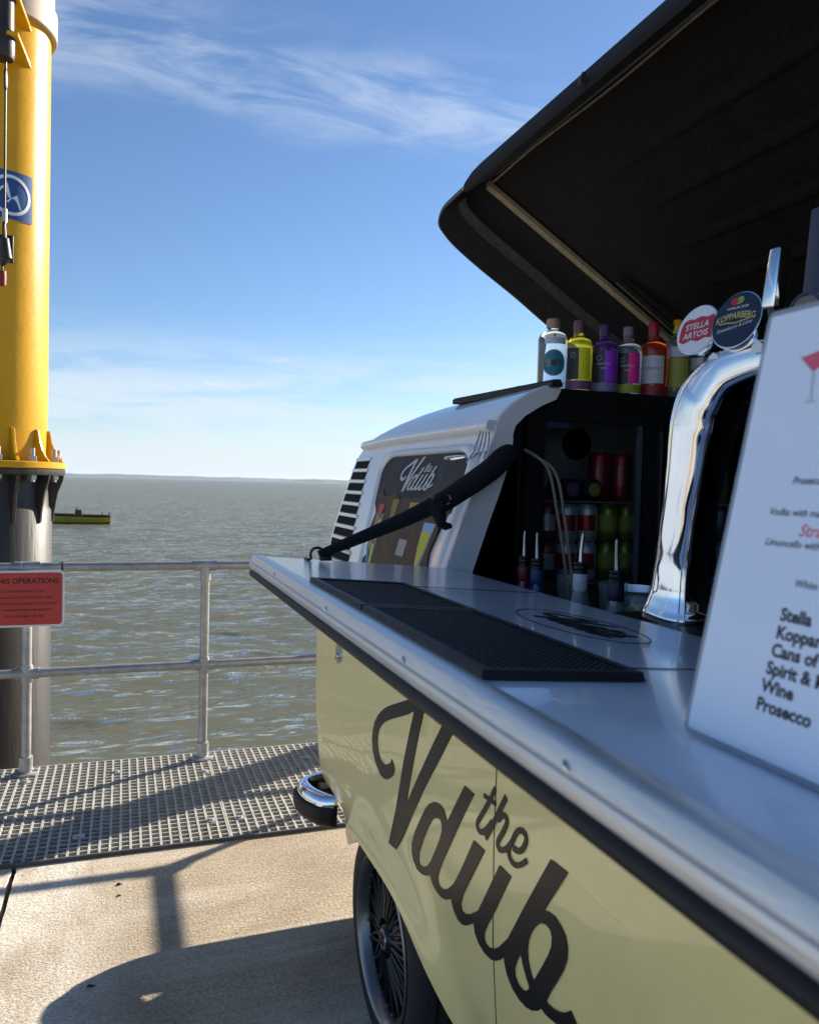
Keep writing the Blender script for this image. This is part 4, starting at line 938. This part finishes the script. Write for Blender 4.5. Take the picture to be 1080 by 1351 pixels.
MB().prism([(.0415, .2805), (.0700, .2860), (.0690, .2760), (.0545, .2690)], [], mxf, .0009, .0013).build('cocktail_picture', 'pink', card, smooth=0)
MB().prism([(.0405, .2830), (.0410, .2800), (.0540, .2685), (.0565, .2490), (.0515, .2465), (.0620, .2460), (.0580, .2490), (.0556, .2685), (.0545, .2690), (.0415, .2808)], [], mxf, .0014, .0017).build('cocktail_picture', P['sign_white'], card, smooth=0)
# easel foot behind the card
mb = MB(); mb.hexa([mxf(.09, .18, -.004), mxf(.14, .18, -.004), mxf(.14, .20, -.004), mxf(.09, .20, -.004), (.475, .383, FZ(.475)+.002), (.475, .353, FZ(.475)+.002), (.480, .353, FZ(.48)+.002), (.480, .383, FZ(.48)+.002)]); mb.build('easel_leg', 'laminate', menu, smooth=0)

# ---- inner bar shelf, drip tray and speed rail
shelf = MB().box(.790, 1.06, -.58, 1.235, 1.340, 1.376).build('bar_shelf', 'black', van, bevel=.003)
MB().box(.800, .815, -.58, 1.80, 1.330, 1.352).build('bar_lip', 'matte_black', van, smooth=0)
rail_o = thing('speed_rail', (.93, 1.55, 1.10), 'black bottle rail fixed behind the counter under the pourer bottles', 'bottle rail')
mb = MB(); mb.box(.875, 1.01, 1.26, 1.80, 1.085, 1.10); mb.box(.872, .882, 1.26, 1.80, 1.10, 1.22); mb.box(1.00, 1.01, 1.26, 1.80, 1.10, 1.22); mb.build('tray', 'steel', rail_o, smooth=0)
# ---- beer font
ft = thing('beer_font', (.90, 1.12, 1.377), 'polished chrome bridge beer font standing on the black bar shelf', 'beer font')
path = smoothpath([(.900, 1.130, 1.378), (.900, 1.129, 1.392), (.900, 1.127, 1.420), (.900, 1.124, 1.47), (.901, 1.115, 1.55), (.903, 1.102, 1.63), (.905, 1.092, 1.695), (.905, 1.075, 1.745), (.905, 1.035, 1.785), (.905, .975, 1.800), (.905, .88, 1.803), (.905, .78, 1.80), (.905, .70, 1.785), (.905, .655, 1.745), (.905, .635, 1.69), (.905, .62, 1.60), (.905, .61, 1.47), (.905, .605, 1.40), (.905, .604, 1.378)], 6)
sz = lerp_table
WT = [(0, .056), (.010, .056), (.020, .052), (.045, .045), (.10, .040), (.19, .0405), (.27, .045), (.33, .050), (.38, .049), (.44, .038), (.52, .030)]
loops = []; prevx = Vector((1, 0, 0)); tot = 0; ds = [0]
for i in range(1, len(path)): ds.append(ds[-1]+(path[i]-path[i-1]).length)
for i, p in enumerate(path):
    t = (path[min(i+1, len(path)-1)]-path[max(i-1, 0)]).normalized(); x = (prevx-t*prevx.dot(t)).normalized(); y = t.cross(x)
    d = min(ds[i], ds[-1]-ds[i]); w = sz(WT, d)
    l = []
    for k in range(32):
        a = 2*math.pi*k/32; ca, sa = math.cos(a), math.sin(a); e = .62
        l.append(p+x*w*.92*math.copysign(abs(ca)**e, ca)+y*w*math.copysign(abs(sa)**e, sa))
    loops.append(l)
mb = MB(); mb.loft(loops); mb.build('bridge', 'chrome', ft, smooth=45)
def badge(name, y, z, r, mface, tilt, turn):
    n = Vector((-math.cos(tilt)*math.cos(turn), -math.cos(tilt)*math.sin(turn), math.sin(tilt))); u = Vector((n.y, -n.x, 0)).normalized()*1.0; v = n.cross(u)*-1
    if v.z < 0: v = -v
    if u.y > 0: u = -u
    c = Vector((.872, y, z))
    f = lambda a, b, h=0: c+u*a+v*b+n*h
    ring = lambda rr: [(rr*math.cos(t), rr*math.sin(t)) for t in np.linspace(0, 2*math.pi, 49)[:-1]]
    base = MB().prism(ring(r), [], f, -.014, 0).build(name, P['chrome'], ft, bevel=.002)
    MB().prism(ring(r*.955), [], f, .0002, .0016).build('badge_face', mface, base, smooth=30)
    MB().tube([f(0, 0, -.012), f(0, -.01, -.03), (.905, y, 1.80)], [.012, .012, .014], 14).build('badge_stem', 'black', base)
    return base, f
cmat('badge_white', (.70, .70, .72), .25, coat=.5); cmat('badge_red', (.42, .03, .05), .3); cmat('badge_navy', (.012, .016, .035), .22, coat=.5); cmat('badge_gold', (.60, .46, .16), .4)
b1, f1 = badge('tap_badge', 1.071, 1.862, .0425, 'badge_white', R(14), R(8))
red = [(-.034, .004), (-.030, .016), (-.020, .020), (-.008, .0185), (.004, .022), (.018, .019), (.031, .022), (.034, .010), (.032, -.004), (.034, -.018), (.020, -.0165), (.006, -.021), (-.008, -.017), (-.022, -.022), (-.033, -.018)]
MB().prism(red, [], f1, .0018, .0022).build('badge_mark', 'badge_red', b1, smooth=0)
for t, b in (('STELLA', .0015), ('ARTOIS', -.0135)): textmesh(t, .0150, lambda x, y, z: f1(x*.98, b+y+.06*x, .0024), 'badge_white', b1, name='badge_lettering', bold=.012, align='CENTER', ext=0)
b2, f2 = badge('tap_badge', .984, 1.862, .0455, 'badge_navy', R(14), R(8))
textmesh('KOPPARBERG', .0118, lambda x, y, z: f2(x*1.0, .002+y*1.25-14*(x*x)*.3, .0022), 'badge_gold', b2, name='badge_lettering', bold=.012, align='CENTER', ext=0)
textmesh('PREMIUM CIDER', .0055, lambda x, y, z: f2(x, .0175+y, .0022), 'badge_white', b2, name='badge_lettering', bold=.006, align='CENTER', ext=0)
textmesh('Strawberry & Lime', .0082, lambda x, y, z: f2(x, -.014+y+.15*x, .0022), 'badge_white', b2, name='badge_lettering', shear=.3, align='CENTER', ext=0)
for cx, cy, rr, mm in ((-.008, .030, .0075, 'badge_red'), (.002, .031, .007, 'art_g'), (-.001, .028, .004, 'badge_gold')):
    if mm == 'art_g': cmat('art_g', (.22, .36, .04), .4)
    MB().prism([(cx+rr*math.cos(t), cy+rr*.85*math.sin(t)) for t in np.linspace(0, 6.0, 14)], [], f2, .0018+rr*.05, .0020+rr*.05).build('badge_mark', mm, b2, smooth=0)
strokeband(_m := MB(), [(-.030, -.004), (-.015, -.0035), (0, -.0055), (.014, -.0035), (.028, -.001)], .0016, f2, .0018, .0022); _m.build('badge_mark', 'badge_gold', b2, smooth=0)
# upright chrome handle and tall fascia of the next taps
mb = MB(); mb.hexa([(.868, .932, 1.868), (.868, .908, 1.866), (.890, .908, 1.866), (.890, .932, 1.868), (.876, .928, 1.955), (.876, .907, 1.953), (.898, .907, 1.953), (.898, .928, 1.955)]); mb.build('tap_handle', 'chrome', ft, bevel=.003)
mb = MB(); mb.hexa([(.893, .926, 1.80), (.893, .914, 1.80), (.907, .914, 1.80), (.907, .926, 1.80), (.873, .927, 1.872), (.873, .913, 1.872), (.889, .913, 1.872), (.889, .927, 1.872)]); mb.build('handle_stem', 'black', ft, bevel=.002)
fas = MB().prism([(.885, 1.80), (.862, 1.80), (.858, 1.99), (.780, 1.99), (.780, 1.80)], [], lambda a, b, h: (.868+.06*(b-1.80)+h, a, b), 0, .02).build('tap_fascia', cmat('fascia_navy', (.02, .03, .06), .3), ft, bevel=.002)
MB().prism([(.883, 1.805), (.8700, 1.870), (.782, 1.870), (.782, 1.805)], [], lambda a, b, h: (.8675+.06*(b-1.80)-h, a, b), 0, .0008).build('fascia_panel', cmat('fascia_brown', (.16, .12, .11), .4), fas, smooth=0)
MB().prism([(.852+.030*math.cos(t), 1.846+.030*math.sin(t)) for t in np.linspace(0, 6.15, 30)], [[(.852+.026*math.cos(t), 1.846+.026*math.sin(t)) for t in np.linspace(6.15, 0, 30)]], lambda a, b, h: (.866+.06*(b-1.80)-h, a, b), 0, .0008).build('fascia_mark', 'badge_navy', fas, smooth=0)
textmesh('B', .022, lambda x, y, z: (.8650+.06*(.038+y), .877-x, 1.838+y), 'badge_white', fas, name='badge_lettering', bold=.02, ext=0)
for y, hgt in ((1.032, .014), (.940, .020)):
    MB().prism([(y+.010, 1.806), (y-.010, 1.806), (y-.010, 1.806+hgt*.6), (y, 1.806+hgt), (y+.010, 1.806+hgt*.6)], [], lambda a, b, h: (.874-h, a, b), 0, .002).build('price_tag', 'badge_white', ft, smooth=0)
sp_ = MB(); sp_.cyl((.905, .955, 1.768), (.905, .955, 1.70), .010, .0075, 14); sp_.cyl((.905, .955, 1.70), (.905, .955, 1.655), .0050, .0050, 10); sp_.build('nozzle', 'steel', ft)

# ---- bottles
def arc_patch(c, r, z0, z1, a0, a1, n=14):
    mb = MB(); mb.grid(lambda u, v: (c[0]+r*math.cos(a0+(a1-a0)*u), c[1]+r*math.sin(a0+(a1-a0)*u), c[2]+z0+(z1-z0)*v), n, 1); return mb
def gm(name, c, trans=.75, rough=.06): return cmat(name, c, rough, trans=trans, ior=1.4, coat=.3)
def spirit(label, x, y, z, h, r, glass, cap, capm2, neck, bands, shoulder=.66, capr=.36, square=False):
    o = thing('spirit_bottle', (x, y, z), label, 'bottle', 'gin bottles along the fridge top')
    c = (x, y, z); nr = r*.34
    prof = [(0, 0), (r*.94, 0), (r, .006), (r, h*shoulder*.93), (r*.97, h*shoulder), (r*.85, h*(shoulder+.045)), (r*.58, h*(shoulder+.075)), (nr*1.15, h*(shoulder+.10)), (nr, h*(shoulder+.14)), (nr, h*.90), (0, h*.90)]
    MB().lathe(c, prof, 32).build('glass', glass, o, smooth=40)
    MB().lathe(c, [(0, h*.875), (r*capr, h*.875), (r*capr*1.04, h*.885), (r*capr*1.04, h*.985), (r*capr*.9, h), (0, h)], 24).build('cap', cap, o)
    if neck: MB().lathe(c, [(nr+.0008, h*(shoulder+.15)), (nr+.0012, h*(shoulder+.155)), (nr+.0012, h*.872), (nr+.0008, h*.874)], 24).build('neck_band', neck, o)
    face = math.atan2(-y, -x)                                # labels turned toward the service side
    for (f0, f1_, z0, z1, mt) in bands:
        arc_patch(c, r+.0008, z0*h, z1*h, face+f0, face+f1_).build('label', mt, o, smooth=80)
    return o, face
K = lambda n, c, rg_=.45: cmat(n, c, rg_, var=.22, scale=150, detail=2)
K('lab_dark', (.035, .032, .045)); K('lab_yellow', (0.95, 0.88, 0.02)); K('lab_mauve', (0.26, 0.08, 0.2)); K('lab_purple', (0.4, 0.04, 0.72)); K('lab_lav', (.24, .22, .34)); K('lab_pink', (0.98, 0.03, 0.32)); K('lab_olive', (0.42, 0.36, 0.03)); K('lab_white', (0.62, 0.63, 0.68)); K('lab_red', (.30, .02, .03)); K('lab_teal', (0.02, 0.2, 0.3)); K('lab_lemon', (0.36, 0.35, 0.05)); K('cap_copper', (.40, .24, .17)); K('cap_mauve', (.24, .08, .12)); K('cap_purple', (.07, .03, .12)); K('cap_grey', (.22, .20, .26)); K('cap_red', (.35, .01, .03)); K('cap_yellow', (.62, .34, .01)); K('lab_gold', (.45, .36, .05))
BZ, BY = 1.8865, 2.105
bx = [1.193, 1.281, 1.372, 1.457, 1.549, 1.640, 1.735]
o, fa = spirit('clear gin bottle with round teal label and copper stopper, nearest the sky', bx[0], BY, BZ, .214, .0435, gm('glass_clear', (.85, .90, .88), .92), 'cap_copper', None, 'lab_teal', [(-.55, 1.0, .63, .72, 'lab_white')], .74, .44)
c = Vector((bx[0], BY, BZ))
mb = MB(); n = 28
def oval(rr, e): 
    v = [tuple(c+Vector(((.0435+e)*math.cos(fa+.12), (.0435+e)*math.sin(fa+.12), .214*.37)))]
    for t in np.linspace(0, 2*math.pi, n+1)[:-1]: 
        a = fa+.12+rr*math.cos(t)/.0435; v.append(tuple(c+Vector(((.0435+e)*math.cos(a), (.0435+e)*math.sin(a), .214*.37+rr*1.10*math.sin(t)))))
    return v, [(0, i+1, (i+1) % n+1) for i in range(n)]
mb.add(*oval(.0355, .0010)); mb.build('label', 'lab_gold', o, smooth=80); mb = MB(); mb.add(*oval(.0325, .0018)); mb.build('label', 'lab_teal', o, smooth=80); mb = MB(); mb.add(*oval(.009, .0026)); mb.build('label', 'lab_dark', o, smooth=80)
def two_tone(label, i, h, glass, cap, neck, dark, bright, band, txt):
    o, fa = spirit(label, bx[i], BY, BZ, h, .0425, glass, cap, None, neck, [(-.9, .05, .17, .60, dark), (.05, .95, .17, .60, bright), (-1.2, 1.2, .035, .155, band)], .68)
    wr = lambda t, s_, zz, m_, da=0: textmesh(t, s_, lambda x, y, z: (bx[i]+.0441*math.cos(fa+da+(x/.0425)), BY+.0441*math.sin(fa+da+(x/.0425)), BZ+h*zz+y), m_, o, name='label_lettering', align='CENTER', ext=0)
    ring = MB(); ring.tube([(bx[i]+.0438*math.cos(fa-.35+.0065*math.cos(t)/.0425), BY+.0438*math.sin(fa-.35+.0065*math.cos(t)/.0425), BZ+h*.50+.0075*math.sin(t)) for t in np.linspace(0, 6.28, 17)], .0007, 5); ring.build('label_emblem', 'lab_white', o)
    if txt: wr('NEILL', .0080, .345, 'lab_white')
    if txt: textmesh(txt, .0105, lambda x, y, z: (bx[i]+.0440*math.cos(fa+(x/.0425)), BY+.0440*math.sin(fa+(x/.0425)), BZ+h*.40+y), 'lab_white', o, name='label_lettering', align='CENTER', ext=0)
    return o
two_tone('yellow labelled gin bottle with mauve cap between the teal and purple ones', 1, .217, gm('glass_yellow', (.85, .78, .06), .65), 'cap_mauve', 'cap_mauve', 'lab_dark', 'lab_yellow', 'lab_mauve', None)
two_tone('purple labelled gin bottle with dark purple cap', 2, .214, gm('glass_purple', (.10, .04, .20), .5), 'cap_purple', 'cap_purple', 'lab_dark', 'lab_purple', 'lab_lav', 'WHITLEY')
two_tone('hot pink labelled gin bottle with grey cap and olive base band', 3, .214, gm('glass_grey', (.45, .45, .48), .7), 'cap_grey', 'cap_mauve', 'lab_dark', 'lab_pink', 'lab_olive', 'WHITLEY')
o, fa = spirit('orange red gin bottle with red cap and white label', bx[4], BY, BZ, .236, .0450, gm('glass_orange', (.95, .14, .04), .75), 'cap_red', None, 'lab_red', [(-.8, .8, .18, .54, 'lab_white'), (-1.2, 1.2, .02, .15, 'lab_red')], .66)
textmesh("GORDON'S", .0100, lambda x, y, z: (bx[4]+.0468*math.cos(fa+(x/.045)), BY+.0468*math.sin(fa+(x/.045)), BZ+.085+y), 'lab_dark', o, name='label_lettering', align='CENTER', ext=0)
o, fa = spirit('clear lemon gin bottle with yellow cap left of the first tap badge', bx[5], BY, BZ, .252, .0450, gm('glass_clear2', (.80, .85, .78), .88), 'cap_yellow', None, 'lab_lemon', [(-.9, .9, .52, .64, 'lab_white'), (-.8, .8, .14, .50, 'lab_lemon')], .68)
spirit('dark bottle with gold cap partly hidden behind the red and white tap badge', bx[6], BY, BZ, .245, .0440, gm('glass_pinkish', (.50, .30, .26), .6), 'lab_gold', None, 'cap_purple', [(-.9, .9, .40, .62, 'lab_white'), (-.9, .9, .12, .36, 'lab_red')], .68)
# ---- pourer bottles in the speed rail
def pourer(label, y, ztop, glass, bandm, x=.93, nb=.40, txtm=None):
    zb = 1.10; o = thing('pourer_bottle', (x, y, zb), label, 'bottle', 'bottles with steel pourers behind the counter')
    c = (x, y, 0); zc_ = ztop-.062; nr = .0135
    MB().lathe(c, [(0, zb), (.036, zb), (.037, zb+.006), (.037, zc_-.150), (.033, zc_-.125), (.020, zc_-.085), (nr+.002, zc_-.065), (nr, zc_-.05), (nr, zc_-.022), (0, zc_-.022)], 28).build('glass', glass, o, smooth=40)
    MB().lathe(c, [(nr+.001, zc_-.062), (nr+.0022, zc_-.060), (nr+.0022, zc_-.026), (nr+.001, zc_-.024)], 24).build('neck_label', bandm, o)
    MB().lathe(c, [(nr-.002, zc_-.026), (nr+.002, zc_-.025), (nr+.002, zc_-.017), (nr, zc_-.016), (nr+.002, zc_-.014), (nr+.002, zc_-.007), (nr, zc_-.006), (nr+.003, zc_-.004), (nr+.003, zc_), (.005, zc_+.001)], 24).build('stopper', 'black', o)
    s1 = random.uniform(-.004, .004)
    MB().tube([(x, y, zc_), (x+s1*.3, y, zc_+.022), (x+s1, y-.002, zc_+.048), (x+s1*1.3, y-.004, ztop)], [.0050, .0044, .0036, .0030], 12).build('pour_spout', 'steel', o)
K('neck_red', (.12, .015, .025)); K('neck_blue', (.015, .04, .13)); K('neck_white', (.50, .56, .66)); K('neck_navy', (.012, .014, .045))
pourer('pourer bottle with dark red neck label, furthest from the beer font', 1.748, 1.492, gm('glass_darkred', (.25, .03, .04), .5), 'neck_red')
pourer('pourer bottle with blue neck label beside the red one', 1.682, 1.492, gm('glass_blue', (.03, .06, .2), .5), 'neck_blue')
pourer('pourer bottle with white neck label in front of the fridge door', 1.490, 1.503, gm('glass_pale', (.7, .75, .75), .85), 'neck_white')
pourer('pourer bottle with navy neck label nearest the beer font', 1.356, 1.500, gm('glass_pale', (.7, .75, .75), .85), 'neck_navy')
# ---- bottle fridge
fg = thing('bottle_fridge', (1.51, 2.17, .98), 'black double glass door bottle fridge at the back of the van', 'fridge')
FX0, FX1, FY, FZ0, FZ1 = 1.045, 2.02, 2.0, .98, 1.8855
mb = MB(); mb.box(FX0, FX1, FY+.02, 2.335, FZ1-.055, FZ1); mb.box(FX0, FX1, FY+.02, 2.335, FZ0, FZ0+.10); mb.box(FX0, FX0+.03, FY+.02, 2.335, FZ0+.10, FZ1-.055); mb.box(FX1-.03, FX1, FY+.02, 2.335, FZ0+.10, FZ1-.055); mb.box(FX0+.03, FX1-.03, 2.315, 2.335, FZ0+.10, FZ1-.055)
mb.build('cabinet', 'black', fg, smooth=0)
cmat('fridge_liner', (.28, .29, .31), .5, var=.1)
MB().box(FX0+.031, FX1-.031, 2.300, 2.313, FZ0+.101, FZ1-.056).build('back_liner', 'fridge_liner', fg, smooth=0)
for (a, b) in ((FX0+.01, 1.512), (1.535, FX1-.01)):
    fr = .058; d_ = thing  # door frame as one part with its pane and handle below it
    mb = MB(); z0, z1 = FZ0+.105, FZ1-.05
    mb.box(a, a+fr, FY-.012, FY+.018, z0, z1); mb.box(b-fr, b, FY-.012, FY+.018, z0, z1); mb.box(a+fr, b-fr, FY-.012, FY+.018, z1-.045, z1); mb.box(a+fr, b-fr, FY-.012, FY+.018, z0, z0+.045)
    dr = mb.build('door', 'black', fg, smooth=0)
    MB().box(a+fr-.004, b-fr+.004, FY+.001, FY+.005, z0+.04, z1-.04).build('pane', 'glass', dr, smooth=0)
    hx = b-.022 if a < 1.3 else a+.022
    MB().box(hx-.006, hx+.006, FY-.038, FY-.014, z0+.12, z1-.06).build('handle', 'rust', dr, bevel=.003)
    MB().box(b-fr-.020, b-fr-.004, FY+.006, FY+.016, z0+.04, z1-.04).build('door_bead', cmat('bead_grey', (.16, .18, .22), .4), dr, smooth=0)
for zz in (1.562, 1.318):
    mb = MB()
    for x in np.linspace(FX0+.035, FX1-.035, 46): mb.cyl((x, 2.06, zz), (x, 2.30, zz), .0016, n=5)
    for y in (2.06, 2.18, 2.29): mb.cyl((FX0+.033, y, zz-.003), (FX1-.033, y, zz-.003), .0026, n=6)
    mb.build('wire_shelf', 'galv', fg)
MB().lathe((1.325, 2.297, 1.735), [(0, 0)], 3)
fan = MB(); fan.prism([(1.40+.052*math.cos(t), 1.745+.052*math.sin(t)) for t in np.linspace(0, 6.1, 30)], [], lambda a, b, h: (a, 2.298-h, b), 0, .012); fan.build('fan_grille', 'matte_black', fg, bevel=.003)
MB().box(1.115, 1.20, 2.01, 2.03, 1.772, 1.79).build('thermometer_strip', cmat('strip_blue', (.10, .12, .28), .4), fg, smooth=0)
# cans standing in the fridge
canprof = lambda h, r: [(0, .003), (r*.72, .003), (r*.80, 0), (r*.94, .008), (r, .016), (r, h-.016), (r*.93, h-.008), (r*.80, h-.002), (r*.80, h), (r*.74, h-.004), (0, h-.004)]
def can(label, x, y, z, h, mt, grp, r=.033, band=None):
    o = thing('drink_can', (x, y, z), label, 'can', grp)
    MB().lathe((x, y, z), canprof(h, r), 24).build('body', mt, o, smooth=40)
    MB().lathe((x, y, z), [(r*.70, h-.0035), (r*.80, h-.001), (r*.81, h+.0006), (r*.74, h-.001), (0, h-.003)], 24).build('lid', 'steel', o)
    if band: arc_patch((x, y, z), r+.0006, h*.30, h*.72, math.atan2(-y, -x)-.9, math.atan2(-y, -x)+.9).build('print', band, o, smooth=80)
for n_, c_ in (('can_red', (.30, .012, .018)), ('can_silver', (.52, .52, .55)), ('can_green', (.18, .19, .025)), ('can_darkred', (.24, .05, .06)), ('can_blue', (.03, .05, .08)), ('can_print', (.40, .02, .03)), ('can_gold', (.30, .22, .08))): cmat(n_, c_, .28, metal=.35)
G1, G2, G3 = 'cans on the upper fridge shelf', 'cans on the lower fridge shelf', 'cans behind the right fridge door'
can('tall red can on the upper fridge shelf beside the fan', 1.375, 2.12, 1.564, .150, 'can_red', G1, band='can_darkred'); can('tall red can on the upper fridge shelf nearest the door handle', 1.455, 2.12, 1.564, .150, 'can_red', G1, band='can_darkred')
mb = None
for nm, lab, x, z, mt in (('drink_can', 'pink ended can lying on the upper fridge shelf', 1.255, 1.597, 'lab_mauve'), ('drink_can', 'pale gold ended can lying on the upper fridge shelf', 1.330, 1.597, 'lab_lemon')):
    o = thing(nm, (x, 2.1, z), lab, 'can', G1)
    mb = MB(); mb.tube([(x, 2.07, z), (x, 2.076, z), (x, 2.17, z), (x, 2.18, z)], [.027, .0325, .0325, .027], 24); mb.build('body', 'can_blue', o); mb = MB(); mb.tube([(x, 2.0665, z), (x, 2.0695, z)], [.019, .021], 20); mb.build('lid', mt, o)
CX3 = [(1.198, 'can_darkred', 'can_silver', 'dark red'), (1.268, 'can_silver', 'can_print', 'silver'), (1.338, 'can_silver', 'can_print', 'silver'), (1.412, 'can_green', 'lab_lemon', 'yellow green'), (1.482, 'can_green', 'lab_lemon', 'yellow green')]
for i, (x, mt, pr_, cn_) in enumerate(CX3):
    pos = ('leftmost', 'second from left', 'middle', 'fourth from left', 'rightmost')[i]
    can('%s can, %s of the top layer on the lower shelf' % (cn_, pos), x, 2.12, 1.437, .115, mt, G2, band=pr_)
    can('%s can, %s of the bottom layer on the lower shelf' % (cn_, pos), x, 2.12, 1.3205, .115, mt, G2, band=pr_)
for i, x in enumerate((1.70, 1.772, 1.844, 1.916)):
    can('dark blue can behind the right fridge door, number %s from the hinge' % ('four', 'three', 'two', 'one')[i], x, 2.12, 1.437, .115, 'can_blue', G3); 
    can('dark blue can under the upper layer behind the right door, place %s from the hinge' % ('four', 'three', 'two', 'one')[i], x, 2.12, 1.3205, .115, 'can_blue', G3)
can('gold can standing on the top shelf behind the right fridge door', 1.83, 2.12, 1.564, .115, 'can_gold', G3)
# ---- beer lines and clutter behind the counter
cmat('hose', (.42, .37, .26), .4, trans=.2)
for lab, p in (('thin clear beer line nearer the pillar rising behind the counter', [(1.073, 1.9, 1.652), (1.108, 1.9, 1.525), (1.134, 1.9, 1.401), (1.148, 1.9, 1.286), (1.16, 1.9, 1.05)]), ('thin clear beer line nearer the white labelled bottle behind the counter', [(1.099, 1.9, 1.638), (1.132, 1.9, 1.505), (1.153, 1.9, 1.39), (1.167, 1.9, 1.281), (1.18, 1.9, 1.05)])):
    o = MB().tube(smoothpath([(p[0][0]-.05, 1.94, p[0][2]+.05)]+p, 6), .0042, 8).build('beer_line', 'hose', None); tag(o, lab, 'hose', 'beer lines'); o.location = (0, 0, 0)
def bowl(label, x, y, z, r, h, mt):
    o = MB().lathe((x, y, z), [(0, 0), (r*.6, 0), (r*.9, h*.5), (r, h), (r*.97, h), (r*.86, h*.5), (r*.55, .004), (0, .004)], 32).build('mixing_bowl', mt, None, smooth=60); return tag(o, label, 'bowl')
back = MB().box(1.03, 2.0, 1.55, 1.97, 1.245, 1.262).build('back_shelf', 'black', van, smooth=0)
bowl('steel bowl behind the counter left of the beer font', 1.235, 1.72, 1.263, .085, .085, 'steel')
def glass_cup(label, x, y, z):
    o = MB().lathe((x, y, z), [(0, 0), (.028, 0), (.036, .11), (.034, .11), (.026, .006), (0, .006)], 28).build('drinking_glass', gm('glass_clear', (.85, .9, .88), .92), None, smooth=40); return tag(o, label, 'glass')
glass_cup('clear drinking glass behind the white labelled pourer bottle', 1.13, 1.66, 1.263); glass_cup('clear drinking glass behind the counter near the beer lines', 1.08, 1.78, 1.263)

# ---- bits of debris on the concrete
cmat('debris', (.03, .026, .02), .9)
for lab, x, y, s_ in (('small dark scrap of seaweed on the sunlit concrete near the crack', .0, 3.26, 1), ('dark fleck on the concrete beside the grating edge', .0, 3.17, .8), ('dark scrap on the shaded concrete by the edge of the van shadow', -.08, 2.62, 1.1)):
    mb = MB(); mb.tube([(x-.011*s_, y, .002), (x-.004*s_, y+.004, .004), (x+.005*s_, y-.002, .0035), (x+.011*s_, y+.003, .0015)], [.0015, .0038*s_, .003*s_, .0015], 7)
    tag(mb.build('debris', 'debris', None), lab, 'debris', 'scraps on the concrete')
# ---- sea haze
P['haze'] = bpy.data.materials.new('haze'); P['haze'].use_nodes = True
nt = P['haze'].node_tree; nt.nodes.clear(); ho = nt.nodes.new('ShaderNodeOutputMaterial'); hv = nt.nodes.new('ShaderNodeVolumePrincipled')
hv.inputs['Color'].default_value = (.62, .78, 1, 1); hv.inputs['Density'].default_value = 4e-5; hv.inputs['Anisotropy'].default_value = .3
nt.links.new(hv.outputs[0], ho.inputs['Volume'])
hz_ = MB().box(-11000, 13000, -40, 15000, -4.6, 34).build('haze', 'haze', None, smooth=0); hz_['kind'] = 'stuff'

o = thing('garnish_jar', (1.165, 1.60, 1.263), 'small jar of yellow lemon garnish between the pourer bottles and the fridge', 'jar')
MB().lathe((1.165, 1.60, 1.263), [(0, 0), (.034, 0), (.036, .005), (.036, .075), (.031, .082), (.031, .088), (.029, .088), (.029, .080), (.033, .072), (.033, .006), (0, .006)], 28).build('glass', P['glass_clear'], o, smooth=40)
MB().lathe((1.165, 1.60, 1.263), [(0, .008), (.031, .008), (.031, .055), (.02, .062), (0, .060)], 24).build('lemon_slices', cmat('lemon', (.60, .42, .03), .5, var=.4, scale=60), o)
o = thing('cocktail_shaker', (1.30, 1.64, 1.263), 'steel cocktail shaker standing behind the navy labelled pourer bottle', 'shaker')
MB().lathe((1.30, 1.64, 1.263), [(0, 0), (.030, 0), (.032, .004), (.043, .095), (.043, .10), (.040, .10)], 32).build('cup', 'steel', o, smooth=50)
MB().lathe((1.30, 1.64, 1.263), [(.042, .1005), (.040, .115), (.026, .128), (.024, .145), (.02, .15), (0, .151)], 32).build('cap', 'chrome', o, smooth=50)
